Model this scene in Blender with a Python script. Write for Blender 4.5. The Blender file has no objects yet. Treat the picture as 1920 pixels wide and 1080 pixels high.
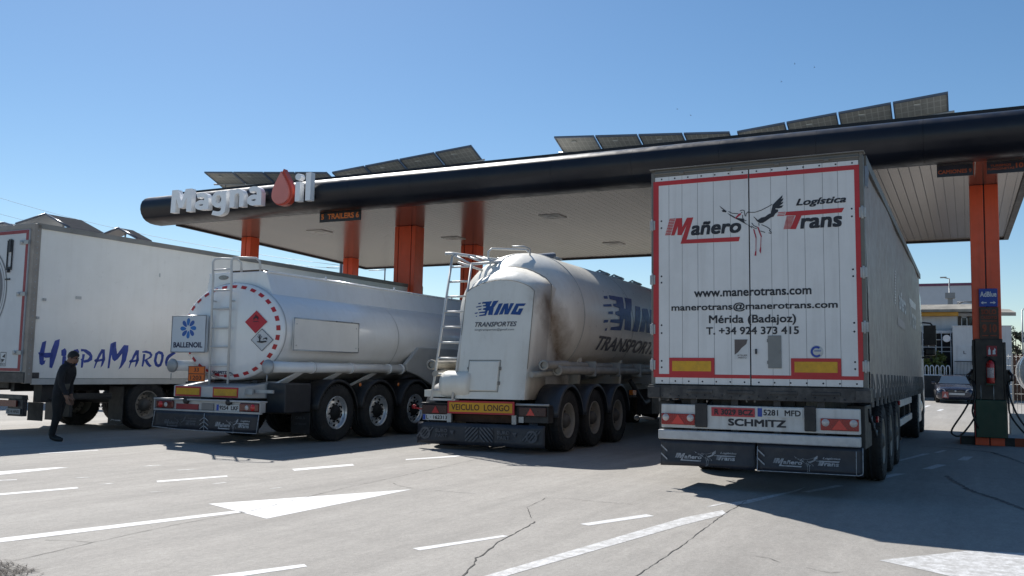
import bpy, bmesh, math, random
from mathutils import Vector, Matrix
R = math.radians
random.seed(7)
S = bpy.context.scene
COL = S.collection

# ------------------------------------------------------------------ camera
cam = bpy.data.cameras.new('camera')
camo = bpy.data.objects.new('camera', cam); COL.objects.link(camo)
cam.sensor_width = 36; cam.lens = 31.71; cam.clip_end = 6000; cam.clip_start = .05
_r = Vector((0.892902, 0.449724, 0.021762)); _u = Vector((0.021265, -0.090401, 0.995678)); _w = Vector((-0.449748, 0.888581, 0.090283))
camo.matrix_world = Matrix(((_r.x, _u.x, -_w.x, 0), (_r.y, _u.y, -_w.y, 0), (_r.z, _u.z, -_w.z, 1.387), (0, 0, 0, 1)))
S.camera = camo

# ------------------------------------------------------------------ sky and sun
TO_SUN = Vector((-2.9, 2.6, 4.0)).normalized()
elev = math.asin(TO_SUN.z); azim = math.atan2(TO_SUN.x, TO_SUN.y)
W = bpy.data.worlds.new('World'); S.world = W; W.use_nodes = True
nt = W.node_tree
sky = nt.nodes.new('ShaderNodeTexSky'); sky.sky_type = 'NISHITA'; sky.sun_disc = False
sky.sun_elevation = elev; sky.sun_rotation = azim
sky.altitude = 300; sky.air_density = 1.0; sky.dust_density = 0.25; sky.ozone_density = 2.6
hs = nt.nodes.new('ShaderNodeHueSaturation'); hs.inputs['Saturation'].default_value = 1.16; hs.inputs['Hue'].default_value = .497
nt.links.new(sky.outputs[0], hs.inputs['Color']); nt.links.new(hs.outputs[0], nt.nodes['Background'].inputs[0])
nt.nodes['Background'].inputs[1].default_value = 0.078
sun = bpy.data.lights.new('sun', 'SUN'); sun.energy = 4.8; sun.angle = R(.53); sun.color = (1, .965, .91)
suno = bpy.data.objects.new('sun', sun); COL.objects.link(suno)
suno.rotation_euler = TO_SUN.to_track_quat('Z', 'Y').to_euler(); suno.location = (-20, 10, 40)
S.view_settings.view_transform = 'Standard'; S.view_settings.look = 'None'
S.view_settings.exposure = 0.45; S.view_settings.gamma = 1

# ------------------------------------------------------------------ materials
_M = {}
def M(name, col, rough=.5, metal=0., var=.12, vs=2.5, dirt=None, damt=0., streak=0., bump=0., bs=60., coat=0., emit=0., spec=.5):
    """procedural paint / metal / rubber: tone variation, dirt patches, run-down streaks, fine bump"""
    if name in _M: return _M[name]
    m = bpy.data.materials.new(name); m.use_nodes = True; n = m.node_tree.nodes; l = m.node_tree.links
    b = n['Principled BSDF']; b.inputs['Roughness'].default_value = rough; b.inputs['Metallic'].default_value = metal
    b.inputs['Specular IOR Level'].default_value = spec
    if coat: b.inputs['Coat Weight'].default_value = coat; b.inputs['Coat Roughness'].default_value = .08
    tc = n.new('ShaderNodeTexCoord')
    def noise(scale, det=4, vec=None, sc3=None, ro=.6):
        t = n.new('ShaderNodeTexNoise'); t.inputs['Scale'].default_value = scale; t.inputs['Detail'].default_value = det; t.inputs['Roughness'].default_value = ro
        if sc3:
            mp = n.new('ShaderNodeMapping'); mp.inputs['Scale'].default_value = sc3
            l.new(tc.outputs['Object'], mp.inputs[0]); l.new(mp.outputs[0], t.inputs[0])
        else: l.new(tc.outputs['Object'], t.inputs[0])
        return t
    def ramp(src, a, c, v0=0, v1=1):
        r = n.new('ShaderNodeMapRange'); r.inputs[1].default_value = a; r.inputs[2].default_value = c
        r.inputs[3].default_value = v0; r.inputs[4].default_value = v1; l.new(src, r.inputs[0]); return r.outputs[0]
    def mix(fac, a, c):
        x = n.new('ShaderNodeMix'); x.data_type = 'RGBA'
        if isinstance(fac, float): x.inputs[0].default_value = fac
        else: l.new(fac, x.inputs[0])
        for i, v in ((6, a), (7, c)):
            if isinstance(v, tuple): x.inputs[i].default_value = (*v[:3], 1)
            else: l.new(v, x.inputs[i])
        return x.outputs[2]
    c1 = tuple(min(1, c * (1 + var * .5)) for c in col); c0 = tuple(c * (1 - var) for c in col)
    out = mix(ramp(noise(vs).outputs[0], .3, .7), c0, c1)
    d = dirt or tuple(c * .45 + .02 for c in col)
    if damt: out = mix(ramp(noise(vs * .6, 8, ro=.7).outputs[0], .47, .75, 0, damt), out, d)
    if streak: out = mix(ramp(noise(1, 5, sc3=(9, 9, .55)).outputs[0], .5, .72, 0, streak), out, d)
    l.new(out, b.inputs['Base Color'])
    l.new(ramp(noise(vs * 3, 3).outputs[0], .3, .7, max(.02, rough - .08), min(1, rough + .1)), b.inputs['Roughness'])
    if bump:
        bp = n.new('ShaderNodeBump'); bp.inputs['Strength'].default_value = bump; bp.inputs['Distance'].default_value = .01
        l.new(noise(bs, 3).outputs[0], bp.inputs['Height']); l.new(bp.outputs[0], b.inputs['Normal'])
    if emit:
        b.inputs['Emission Strength'].default_value = emit; l.new(out, b.inputs['Emission Color'])
    _M[name] = m; return m

WHITE = M('trailer_white', (.68, .68, .67), .42, var=.07, dirt=(.30, .28, .25), damt=.25, streak=.3)
PANEL = M('door_panel_white', (.69, .69, .685), .42, var=.05, dirt=(.42, .41, .39), damt=.22, streak=.25)
REEFER = M('reefer_white', (.89, .86, .80), .34, var=.03, dirt=(.62, .57, .48), damt=.16, streak=.12)
TANKW = M('tank_white', (.82, .82, .81), .16, var=.03, dirt=(.55, .50, .42), damt=.12, streak=.12, coat=.5)
SILO = M('silo_cream', (.80, .77, .69), .34, var=.04, dirt=(.46, .39, .29), damt=.14, streak=.14)
RED = M('sign_red', (.47, .024, .030), .45, var=.12, dirt=(.28, .05, .05), damt=.2)
BLACK = M('decal_black', (.016, .018, .026), .5, var=.2)
BLUE = M('decal_blue', (.018, .058, .34), .45, var=.25, vs=4)
KBLUE = M('logo_blue', (.02, .07, .25), .45, var=.2, vs=5)
GREYT = M('decal_grey', (.10, .10, .115), .5, var=.15)
DARK = M('chassis_black', (.022, .022, .024), .55, var=.3, dirt=(.075, .068, .058), damt=.6, vs=3, bump=.15)
DARK2 = M('sill_black', (.03, .03, .033), .5, var=.4, dirt=(.16, .15, .14), damt=.7, vs=7)
RUBBER = M('tyre_rubber', (.020, .020, .021), .85, var=.3, dirt=(.07, .065, .06), damt=.5, vs=5, bump=.3, bs=90)
FLAP = M('mudflap_rubber', (.016, .019, .030), .42, var=.25, dirt=(.075, .075, .08), damt=.45, vs=4, bump=.1)
FLAPT = M('mudflap_print', (.42, .43, .45), .6, var=.3, vs=25, dirt=(.08, .08, .09), damt=.75)
FLAPD = M('mudflap_faded_print', (.11, .115, .13), .6, var=.4, vs=25, dirt=(.04, .04, .045), damt=.7)
ALU = M('aluminium', (.55, .56, .57), .35, metal=.85, var=.15, dirt=(.25, .24, .22), damt=.4)
GALV = M('galvanised', (.42, .43, .43), .5, metal=.5, var=.2, dirt=(.2, .19, .17), damt=.4)
GREYP = M('grey_post', (.155, .148, .132), .5, var=.15, dirt=(.09, .085, .075), damt=.4, streak=.4)
RIM = M('rim_alloy', (.62, .63, .64), .3, metal=.6, var=.1, dirt=(.2, .19, .18), damt=.3)
RIMP = M('rim_painted', (.30, .27, .23), .6, var=.2, dirt=(.10, .085, .07), damt=.6, vs=4)
HOLE = M('hole_black', (.008, .008, .008), .8)
LAMP = M('lamp_red', (.30, .006, .010), .25, var=.2, vs=20, coat=.2)
LAMPB = M('lamp_bright_red', (.62, .02, .018), .2, var=.15, coat=.5)
LAMPC = M('lamp_clear', (.55, .50, .48), .15, var=.2, vs=30, coat=.5)
LAMPO = M('lamp_amber', (.6, .16, .02), .2, coat=.5)
YELLOW = M('reflector_yellow', (.62, .33, .012), .4, var=.12, vs=14, dirt=(.22, .13, .03), damt=.45)
ORANGE = M('column_orange', (.85, .105, .032), .38, var=.08, dirt=(.30, .05, .018), damt=.2, streak=.22)
ORPLATE = M('hazard_orange', (.75, .16, .015), .45, var=.1)
PLATEW = M('plate_white', (.55, .56, .55), .4, var=.1, dirt=(.25, .24, .22), damt=.3)
FASCIA = M('fascia_black', (.010, .010, .015), .36, var=.2, vs=1.2, dirt=(.028, .027, .029), damt=.35, spec=.45)
ROOFM = M('roof_metal', (.50, .50, .48), .6, var=.15, damt=.3)
DARKTRIM = M('trim_black', (.010, .010, .013), .5)
SIGNW = M('sign_letter_white', (.90, .91, .92), .3, var=.03)
DROP = M('drop_red', (.58, .085, .05), .35, var=.08)
DROPF = M('drop_face_pink', (.66, .22, .185), .45, var=.06)
SIGNB = M('sign_panel_black', (.012, .011, .013), .35, var=.2)
SIGNBB = M('sign_panel_blueblack', (.014, .017, .033), .35, var=.2)
SIGNO = M('sign_orange', (.72, .18, .03), .5, var=.1)
SIGNDO = M('sign_dull_orange', (.36, .07, .025), .5, var=.2)
SIGNRO = M('sign_rust_orange', (.30, .05, .012), .5, var=.2)
GLASS = M('dark_glass', (.012, .015, .018), .06, var=.1, spec=.8)
CURT = M('curtain_grey', (.285, .232, .205), .5, var=.10, dirt=(.15, .14, .13), damt=.4, streak=.3, bump=.1, bs=20)
CURTL = M('curtain_print_pale', (.74, .73, .72), .5, var=.1, dirt=(.45, .44, .42), damt=.5, vs=5)
CURTR = M('curtain_print_red', (.36, .30, .29), .5, var=.1)
SEAM = M('groove_grey', (.32, .325, .33), .6)
BROWN = M('silo_stain', (.16, .10, .055), .7)
PVF = M('panel_frame', (.13, .15, .19), .35, metal=.4)
PVB = M('panel_backsheet', (.46, .45, .41), .55, var=.08, vs=8)
PVD = M('panel_cell', (.13, .13, .12), .5, var=.2, vs=10)
PVL = M('panel_busbar', (.48, .47, .43), .55)
PVT = M('panel_glass', (.01, .014, .03), .1, spec=.7)
CONC = M('kerb_concrete', (.34, .335, .32), .85, var=.15, dirt=(.16, .15, .14), damt=.4, bump=.3)
KBLK = M('kerb_black', (.03, .032, .03), .8, var=.3, dirt=(.1, .095, .085), damt=.5)
KORG = M('kerb_orange', (.36, .075, .028), .8, var=.2, dirt=(.14, .06, .04), damt=.5)
GREEN = M('pump_green', (.010, .052, .026), .4, var=.2, dirt=(.02, .035, .02), damt=.3)
PUMPB = M('pump_black', (.014, .012, .012), .4, var=.3)
HOSE = M('hose_rubber', (.012, .012, .012), .5)
EXTR = M('extinguisher_red', (.50, .012, .012), .3, var=.1, coat=.4)
ADB = M('adblue_blue', (.012, .06, .36), .4, var=.06)
LETW = M('letter_white', (.75, .76, .78), .5, var=.05)
SKIN = M('skin', (.20, .11, .075), .55, var=.1)
JACK = M('jacket_black', (.012, .012, .015), .8, var=.2, bump=.3, bs=70)
OLIVE = M('jacket_olive_grey', (.095, .092, .078), .85, var=.2, bump=.3, bs=70)
TROU = M('trousers_black', (.012, .012, .013), .85, var=.25, bump=.3, bs=60)
SHOE = M('shoe_black', (.010, .010, .010), .6, var=.2)
HAIR = M('hair_black', (.008, .007, .006), .6, var=.3, bump=.6, bs=120)

# ------------------------------------------------------------------ mesh builder
class MB:
    """collects shapes and links them as ONE mesh object; .m is the current material slot, ox shifts x"""
    def __init__(s, ox=0.): s.v = []; s.f = []; s.sm = []; s.mi = []; s.m = 0; s.ox = ox; s.xf = None
    def add(s, vs, fs, sm=False):
        n = len(s.v)
        for p in vs:
            p = Vector(p)
            if s.xf is not None: p = s.xf @ p
            s.v.append((p.x + s.ox, p.y, p.z))
        for f in fs: s.f.append(tuple(i + n for i in f)); s.sm.append(sm); s.mi.append(s.m)
        return s
    def box(s, x0, x1, y0, y1, z0, z1):
        v = [(x, y, z) for z in (z0, z1) for x, y in ((x0, y0), (x1, y0), (x1, y1), (x0, y1))]
        return s.add(v, [(3, 2, 1, 0), (4, 5, 6, 7), (0, 1, 5, 4), (1, 2, 6, 5), (2, 3, 7, 6), (3, 0, 4, 7)])
    def tube(s, pts, r, n=8, closed=False, cap=True):
        pts = [Vector(p) for p in pts]; k = len(pts); rings = []
        rr = r if isinstance(r, (list, tuple)) else [r] * k
        up = None
        for i, p in enumerate(pts):
            a = pts[i - 1] if (i > 0 or closed) else p; b = pts[(i + 1) % k] if (i < k - 1 or closed) else p
            t = (b - a).normalized()
            if up is None:
                up = Vector((0, 0, 1)) if abs(t.z) < .9 else Vector((1, 0, 0))
            u = (up - t * up.dot(t)).normalized(); up = u; w = t.cross(u)
            rings.append([p + (u * math.cos(q) + w * math.sin(q)) * rr[i] for q in [2 * math.pi * j / n for j in range(n)]])
        vs = [p for rg in rings for p in rg]; fs = []
        for i in range(k if closed else k - 1):
            for j in range(n):
                a = i * n + j; b = i * n + (j + 1) % n; c = ((i + 1) % k) * n + (j + 1) % n; d = ((i + 1) % k) * n + j
                fs.append((a, d, c, b))
        s.add(vs, fs, True)
        if cap and not closed:
            s.add(rings[0], [tuple(range(n))]); s.add(rings[-1], [tuple(reversed(range(n)))])
        return s
    def cyl(s, p0, p1, r, n=16): return s.tube([p0, p1], r, n)
    def lathe(s, prof, o=(0, 0, 0), axis='x', n=32, sm=True, a0=0., a1=2 * math.pi):
        full = abs(a1 - a0) > 6.28; k = n if full else n + 1; vs = []; o = Vector(o)
        for (r, h) in prof:
            for j in range(k):
                q = a0 + (a1 - a0) * j / n
                c, d = r * math.cos(q), r * math.sin(q)
                vs.append(o + Vector({'x': (h, c, d), 'y': (c, h, d), 'z': (c, d, h)}[axis]))
        fs = []
        for i in range(len(prof) - 1):
            for j in range(n):
                a = i * k + j; b = i * k + (j + 1) % k; fs.append((a, b, b + k, a + k))
        return s.add(vs, fs, sm)
    def prism(s, poly, plane, d0, d1, sm=False):
        """outline extruded from d0 to d1 along the missing axis"""
        mk = {'xz': lambda p, d: (p[0], d, p[1]), 'yz': lambda p, d: (d, p[0], p[1]), 'xy': lambda p, d: (p[0], p[1], d)}[plane]
        n = len(poly); vs = [mk(p, d0) for p in poly] + [mk(p, d1) for p in poly]
        s.add(vs, [tuple(range(n)), tuple(reversed(range(n, 2 * n)))])
        s.add(vs, [(i, i + n, (i + 1) % n + n, (i + 1) % n) for i in range(n)], sm); return s
    def poly(s, pts): return s.add(pts, [tuple(range(len(pts)))])
    def loft(s, rings, sm=True, cap=True, closed=True):
        n = len(rings[0]); vs = [p for rg in rings for p in rg]; fs = []
        for i in range(len(rings) - 1):
            for j in range(n if closed else n - 1):
                a = i * n + j; b = i * n + (j + 1) % n; fs.append((a, b, b + n, a + n))
        s.add(vs, fs, sm)
        if cap: s.add(rings[0], [tuple(reversed(range(n)))]); s.add(rings[-1], [tuple(range(n))])
        return s
    def text(s, body, box, fn, bold=.0, shear=0., depth=None):
        """lettering fitted to box (x0, x1, z0, z1); fn(u, v) -> point"""
        tv, tf, gw, gh = glyphs(body, 0., shear); x0, x1, z0, z1 = box; bw, bh = bold / gw, bold / gh
        for k, (i, j) in enumerate(((0, 0), (-1, -1), (1, -1), (1, 1), (-1, 1)) if bold else ((0, 0),)):
            vs = []
            for p in tv:                                   # heavy strokes: overprinted copies, a hair apart in depth
                u = x0 + (bw + p[0] * (1 - 2 * bw) + i * bw) * (x1 - x0); v = z0 + (bh + p[1] * (1 - 2 * bh) + j * bh) * (z1 - z0)
                q = Vector(fn(u, v)); nn = (Vector(fn(u + .001, v)) - q).cross(Vector(fn(u, v + .001)) - q).normalized(); vs.append(q + nn * .00025 * k)
            s.add(vs, tf)
        return s
    def mesh(s, name, mats):
        me = bpy.data.meshes.new(name); me.from_pydata(s.v, [], s.f)
        for m in (mats if isinstance(mats, (list, tuple)) else [mats]): me.materials.append(m)
        me.polygons.foreach_set('use_smooth', s.sm); me.polygons.foreach_set('material_index', s.mi)
        bm = bmesh.new(); bm.from_mesh(me)
        bmesh.ops.remove_doubles(bm, verts=bm.verts, dist=1e-5)
        bmesh.ops.recalc_face_normals(bm, faces=bm.faces); bm.to_mesh(me); bm.free()
        me.update(); return me
    def obj(s, name, mats, parent=None, bevel=0., label=None, auto=False):
        o = bpy.data.objects.new(name, s.mesh(name, mats)); COL.objects.link(o)
        if parent: o.parent = parent
        if label: o['label'] = label
        if bevel:
            b = o.modifiers.new('bevel', 'BEVEL'); b.width = bevel; b.segments = 2; b.limit_method = 'ANGLE'; b.angle_limit = R(40)
        return o

def _clusters(s):
    par = list(range(len(s.v)))
    def fd(a):
        while par[a] != a: par[a] = par[par[a]]; a = par[a]
        return a
    key = {}
    for i, p in enumerate(s.v):
        k = tuple(round(c, 4) for c in p)
        if k in key: par[fd(i)] = fd(key[k])
        else: key[k] = i
    for f in s.f:
        for i in f[1:]: par[fd(i)] = fd(f[0])
    bb = {}
    for i, p in enumerate(s.v):
        b = bb.setdefault(fd(i), [list(p), list(p)])
        for k in range(3): b[0][k] = min(b[0][k], p[k]); b[1][k] = max(b[1][k], p[k])
    ks = list(bb); grp = {k: k for k in ks}
    def fg(a):
        while grp[a] != a: a = grp[a]
        return a
    for i, a in enumerate(ks):
        for c in ks[i + 1:]:
            if all(bb[a][0][k] - .012 <= bb[c][1][k] and bb[c][0][k] - .012 <= bb[a][1][k] for k in range(3)): grp[fg(a)] = fg(c)
    out = {}
    for j, f in enumerate(s.f): out.setdefault(fg(fd(f[0])), []).append(j)
    return list(out.values())
def objs(s, name, mats, parent=None, bevel=0.):
    """one object for every separate piece collected"""
    res = []
    for fl in _clusters(s):
        m = MB(); idx = {}
        for j in fl:
            for i in s.f[j]:
                if i not in idx: idx[i] = len(m.v); m.v.append(s.v[i])
            m.f.append(tuple(idx[i] for i in s.f[j])); m.sm.append(s.sm[j]); m.mi.append(s.mi[j])
        res.append(m.obj(name, mats, parent, bevel))
    return res
MB.objs = objs
_G = {}
def glyphs(body, bold, shear):
    k = (body, bold, shear)
    if k in _G: return _G[k]
    cu = bpy.data.curves.new('glyphs', 'FONT'); cu.body = body; cu.resolution_u = 3; cu.offset = bold; cu.shear = shear; cu.fill_mode = 'FRONT'
    o = bpy.data.objects.new('glyphs', cu); COL.objects.link(o)
    dg = bpy.context.evaluated_depsgraph_get(); dg.update()
    me = bpy.data.meshes.new_from_object(o.evaluated_get(dg))
    vs = [v.co.copy() for v in me.vertices]; fs = [tuple(p.vertices) for p in me.polygons]
    bpy.data.objects.remove(o); bpy.data.curves.remove(cu); bpy.data.meshes.remove(me)
    x0 = min(v.x for v in vs); x1 = max(v.x for v in vs); y0 = min(v.y for v in vs); y1 = max(v.y for v in vs)
    _G[k] = ([((v.x - x0) / (x1 - x0), (v.y - y0) / (y1 - y0)) for v in vs], fs, x1 - x0, y1 - y0); return _G[k]

def empty(name, label, cat, loc=(0, 0, 0), rot=(0, 0, 0), group=None):
    o = bpy.data.objects.new(name, None); COL.objects.link(o); o.location = loc; o.rotation_euler = rot; o.empty_display_size = .3
    return tag(o, label, cat, group)
def tag(o, label, cat, group=None):
    o['label'] = label; o['category'] = cat
    if group: o['group'] = group
    return o
def struct(o): o['kind'] = 'structure'; return o
def inst(src, parent=None, loc=None, rot=None, scale=None):
    c = src.copy(); COL.objects.link(c); c.parent = parent
    if loc is not None: c.location = loc
    if rot is not None: c.rotation_euler = rot
    if scale is not None: c.scale = scale
    return c
def rear(s_): return lambda a, z: (a, s_, z)           # lettering on a rear face
def tex(nodes, kind): return nodes.new('ShaderNodeTex' + kind)

# ------------------------------------------------------------------ ground
def gz(y): return 0. if y < 30 else (.22 if y > 56 else .22 * (y - 30) / 26)
def ground_mat():
    m = bpy.data.materials.new('worn_concrete'); m.use_nodes = True; n = m.node_tree.nodes; l = m.node_tree.links
    b = n['Principled BSDF']; b.inputs['Roughness'].default_value = .85
    tc = n.new('ShaderNodeTexCoord')
    def noise(scale, det, sc3=(1, 1, 1), ro=.6):
        mp = n.new('ShaderNodeMapping'); mp.inputs['Scale'].default_value = sc3; l.new(tc.outputs['Object'], mp.inputs[0])
        t = tex(n, 'Noise'); t.inputs['Scale'].default_value = scale; t.inputs['Detail'].default_value = det; t.inputs['Roughness'].default_value = ro
        l.new(mp.outputs[0], t.inputs[0]); return t.outputs[0]
    def ramp(src, a, c, v0, v1):
        r = n.new('ShaderNodeMapRange'); r.inputs[1].default_value = a; r.inputs[2].default_value = c; r.inputs[3].default_value = v0; r.inputs[4].default_value = v1
        l.new(src, r.inputs[0]); return r.outputs[0]
    def mul(a, c):
        x = n.new('ShaderNodeMath'); x.operation = 'MULTIPLY'; l.new(a, x.inputs[0]); l.new(c, x.inputs[1]); return x.outputs[0]
    big = ramp(noise(.35, 5), .3, .7, .90, 1.07)
    lane = ramp(noise(1.1, 5, (1.6, .09, 1)), .3, .7, .82, 1.10)           # tyre-polished lanes running with the traffic
    fine = ramp(noise(9, 6, (1, .35, 1), .75), .3, .7, .86, 1.10)
    agg = mul(ramp(noise(110, 2, ro=.8), .32, .78, .78, 1.22), ramp(noise(34, 3, (1, .6, 1), .75), .3, .7, .87, 1.13))
    spots = ramp(noise(2.3, 7, ro=.72), .62, .74, 1, .86)
    oil = ramp(noise(.9, 6, (1, .5, 1), .7), .64, .78, 1, .72)
    f = mul(mul(mul(big, lane), mul(fine, agg)), mul(spots, oil))
    col = n.new('ShaderNodeMix'); col.data_type = 'RGBA'; col.inputs[6].default_value = (.300, .278, .252, 1); col.inputs[7].default_value = (.318, .302, .276, 1)
    l.new(noise(.6, 3), col.inputs[0])
    vm = n.new('ShaderNodeVectorMath'); vm.operation = 'SCALE'; l.new(col.outputs[2], vm.inputs[0]); l.new(f, vm.inputs['Scale'])
    l.new(vm.outputs[0], b.inputs['Base Color'])
    bp = n.new('ShaderNodeBump'); bp.inputs['Strength'].default_value = .35; bp.inputs['Distance'].default_value = .006
    l.new(noise(70, 4, ro=.7), bp.inputs['Height']); l.new(bp.outputs[0], b.inputs['Normal'])
    return m
def paint_mat(name, wear, lo=.45, hi=.6):
    m = bpy.data.materials.new(name); m.use_nodes = True; n = m.node_tree.nodes; l = m.node_tree.links
    b = n['Principled BSDF']; b.inputs['Roughness'].default_value = .7; tc = n.new('ShaderNodeTexCoord')
    t = tex(n, 'Noise'); t.inputs['Scale'].default_value = 11; t.inputs['Detail'].default_value = 9; t.inputs['Roughness'].default_value = .75; l.new(tc.outputs['Object'], t.inputs[0])
    r = n.new('ShaderNodeMapRange'); r.inputs[1].default_value = lo; r.inputs[2].default_value = hi; r.inputs[3].default_value = 0; r.inputs[4].default_value = wear; l.new(t.outputs[0], r.inputs[0])
    t2 = tex(n, 'Noise'); t2.inputs['Scale'].default_value = 45; t2.inputs['Detail'].default_value = 4; l.new(tc.outputs['Object'], t2.inputs[0])
    r2 = n.new('ShaderNodeMapRange'); r2.inputs[1].default_value = .3; r2.inputs[2].default_value = .7; r2.inputs[3].default_value = .52; r2.inputs[4].default_value = .66; l.new(t2.outputs[0], r2.inputs[0])
    x = n.new('ShaderNodeMix'); x.data_type = 'RGBA'; x.inputs[7].default_value = (.31, .30, .285, 1); l.new(r.outputs[0], x.inputs[0]); l.new(r2.outputs[0], x.inputs[6])
    l.new(x.outputs[2], b.inputs['Base Color']); return m
g = MB(); ys = [-400, -60, -10, 30, 43, 56, 130, 4000]; xs = [-4000, -60, -20, 0, 20, 60, 4000]
g.add([(x, y, gz(y)) for y in ys for x in xs], [(j * 7 + i, j * 7 + i + 1, j * 7 + i + 8, j * 7 + i + 7) for j in range(7) for i in range(6)])
struct(g.obj('ground', ground_mat()))
struct(MB().poly([(-90, 35, gz(35) + .004), (-3.6, 35, gz(35) + .004), (-3.6, 54, gz(54) + .004), (-90, 54, gz(54) + .004)]).obj('added_dark_ground', M('added_dark_ground_mat', (.055, .054, .053), .85, var=.2, vs=.8, damt=.3, bump=.3)))  # hidden dark sheet, added so the soffit reflects less bright ground
struct(MB().poly([(-1500, 64, .226), (1500, 64, .226), (2500, 3900, .226), (-2500, 3900, .226)]).obj('added_far_ground', M('added_far_ground_mat', (.085, .085, .045), .95, var=.4, vs=.05)))  # mostly hidden dark sheet, added to cut horizon reflection and bounce light
PAINT = paint_mat('road_paint', .5, .5, .68); PWORN = paint_mat('road_paint_worn', .8, .40, .58); PVWORN = paint_mat('road_paint_very_worn', 1., .36, .5)
marks = [
 (PAINT, [(-8.97, 5.98), (-8.77, 6.85), (-8.66, 6.79), (-8.85, 5.91)]), (PAINT, [(-8.52, 7.72), (-8.26, 8.58), (-8.16, 8.5), (-8.4, 7.63)]),
 (PAINT, [(-8.11, 9.62), (-7.87, 10.63), (-7.72, 10.48), (-7.94, 9.47)]), (PAINT, [(-10.72, 7.09), (-10.57, 7.92), (-10.45, 8.03), (-10.41, 7.65), (-10.37, 6.86)]),
 (PWORN, [(-9.96, 6.7), (-9.85, 6.89), (-9.8, 6.86), (-9.89, 6.65)]), (PAINT, [(-6.88, 3.9), (-6.76, 4.48), (-6.23, 6.58), (-6.1, 6.6), (-6.6, 4.38), (-6.72, 3.8)]),
 (PAINT, [(-6.74, 6.77), (-5.71, 8.86), (-5.68, 6.42)]), (PAINT, [(-4.6, 4.2), (-4.18, 5.13), (-4.11, 5.08), (-4.44, 4.2)]),
 (PVWORN, [(-9.49, 7.36), (-9.41, 7.52), (-9.35, 7.54), (-9.43, 7.38)]), (PVWORN, [(-9.88, 8.65), (-9.82, 8.92), (-9.73, 8.92), (-9.79, 8.67)]),
 (PVWORN, [(-9.2, 8.61), (-9.1, 8.86), (-9.02, 8.87), (-9.11, 8.64)]), (PVWORN, [(-8.79, 7.13), (-8.75, 7.29), (-8.69, 7.29), (-8.73, 7.14)]),
 (PVWORN, [(-7.84, 7.9), (-7.83, 8.1), (-7.77, 8.08), (-7.77, 7.9)]), (PVWORN, [(-7.04, 7.97), (-7.02, 8.14), (-6.97, 8.13), (-6.99, 7.97)]),
 (PVWORN, [(-7.86, 7.01), (-7.8, 7.13), (-7.76, 7.14), (-7.81, 7.02)]), (PWORN, [(-12.34, 8.96), (-12.16, 9.83), (-12.06, 9.77), (-12.24, 8.9)]),
 (PAINT, [(-7.66, 11.68), (-7.4, 12.5), (-7.28, 12.8), (-7.24, 12.45), (-7.58, 11.57)]), (PAINT, [(-3.85, 6.01), (-3.52, 6.89), (-3.46, 6.87), (-3.76, 5.97)]),
 (PAINT, [(-3.19, 7.78), (-2.86, 8.68), (-2.76, 8.62), (-3.09, 7.74)]), (PWORN, [(-3.1, 4.4), (-2.96, 5.32), (-2.49, 8.68), (-2.28, 9.39), (-2.18, 9.16), (-2.37, 8.26), (-2.84, 5.39), (-2.97, 4.4)]),
 (PWORN, [(-2.49, 9.54), (-2.41, 9.9), (-2.35, 9.95), (-2.44, 9.56)]), (PWORN, [(-2.36, 9.91), (-2.23, 10.29), (-1.92, 11.49), (-1.85, 12.0), (-1.88, 11.44), (-2.16, 10.05), (-2.26, 9.81)]),
 (PWORN, [(-1.83, 11.41), (-1.55, 12.39), (-1.45, 12.4), (-1.73, 11.4)]), (PWORN, [(-1.15, 13.77), (-1.0, 14.42), (-0.85, 14.54), (-1.04, 13.75)]),
 (PWORN, [(-0.67, 15.47), (-0.49, 16.47), (-0.35, 16.45), (-0.54, 15.52)]), (PWORN, [(-0.2, 17.59), (-0.11, 18.44), (0.05, 18.57), (-0.05, 17.64)]),
 (PWORN, [(-1.11, 16.7), (-0.79, 18.61), (-0.66, 18.72), (-1.04, 16.75)]), (PWORN, [(-0.62, 18.99), (-0.49, 19.78), (-0.4, 19.81), (-0.53, 19.02)]),
 (PWORN, [(-0.64, 7.56), (-0.04, 8.38), (0.64, 8.64), (0.93, 7.84), (0.24, 7.05), (-0.15, 7.25)]),
 (PAINT, [(-1.9, 44.), (-1.75, 47.), (-1.6, 47.), (-1.75, 44.)]), (PAINT, [(-1.2, 41.), (-1.1, 43.), (-.95, 43.), (-1.05, 41.)])]
for mt, p in marks:
    struct(MB().poly([(x, y, gz(y) + .002) for x, y in p]).obj('road_marking', mt))
CRACK = M('crack_dark', (.06, .056, .052), .9); TARS = M('tar_seam', (.045, .045, .048), .6, var=.3)
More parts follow.
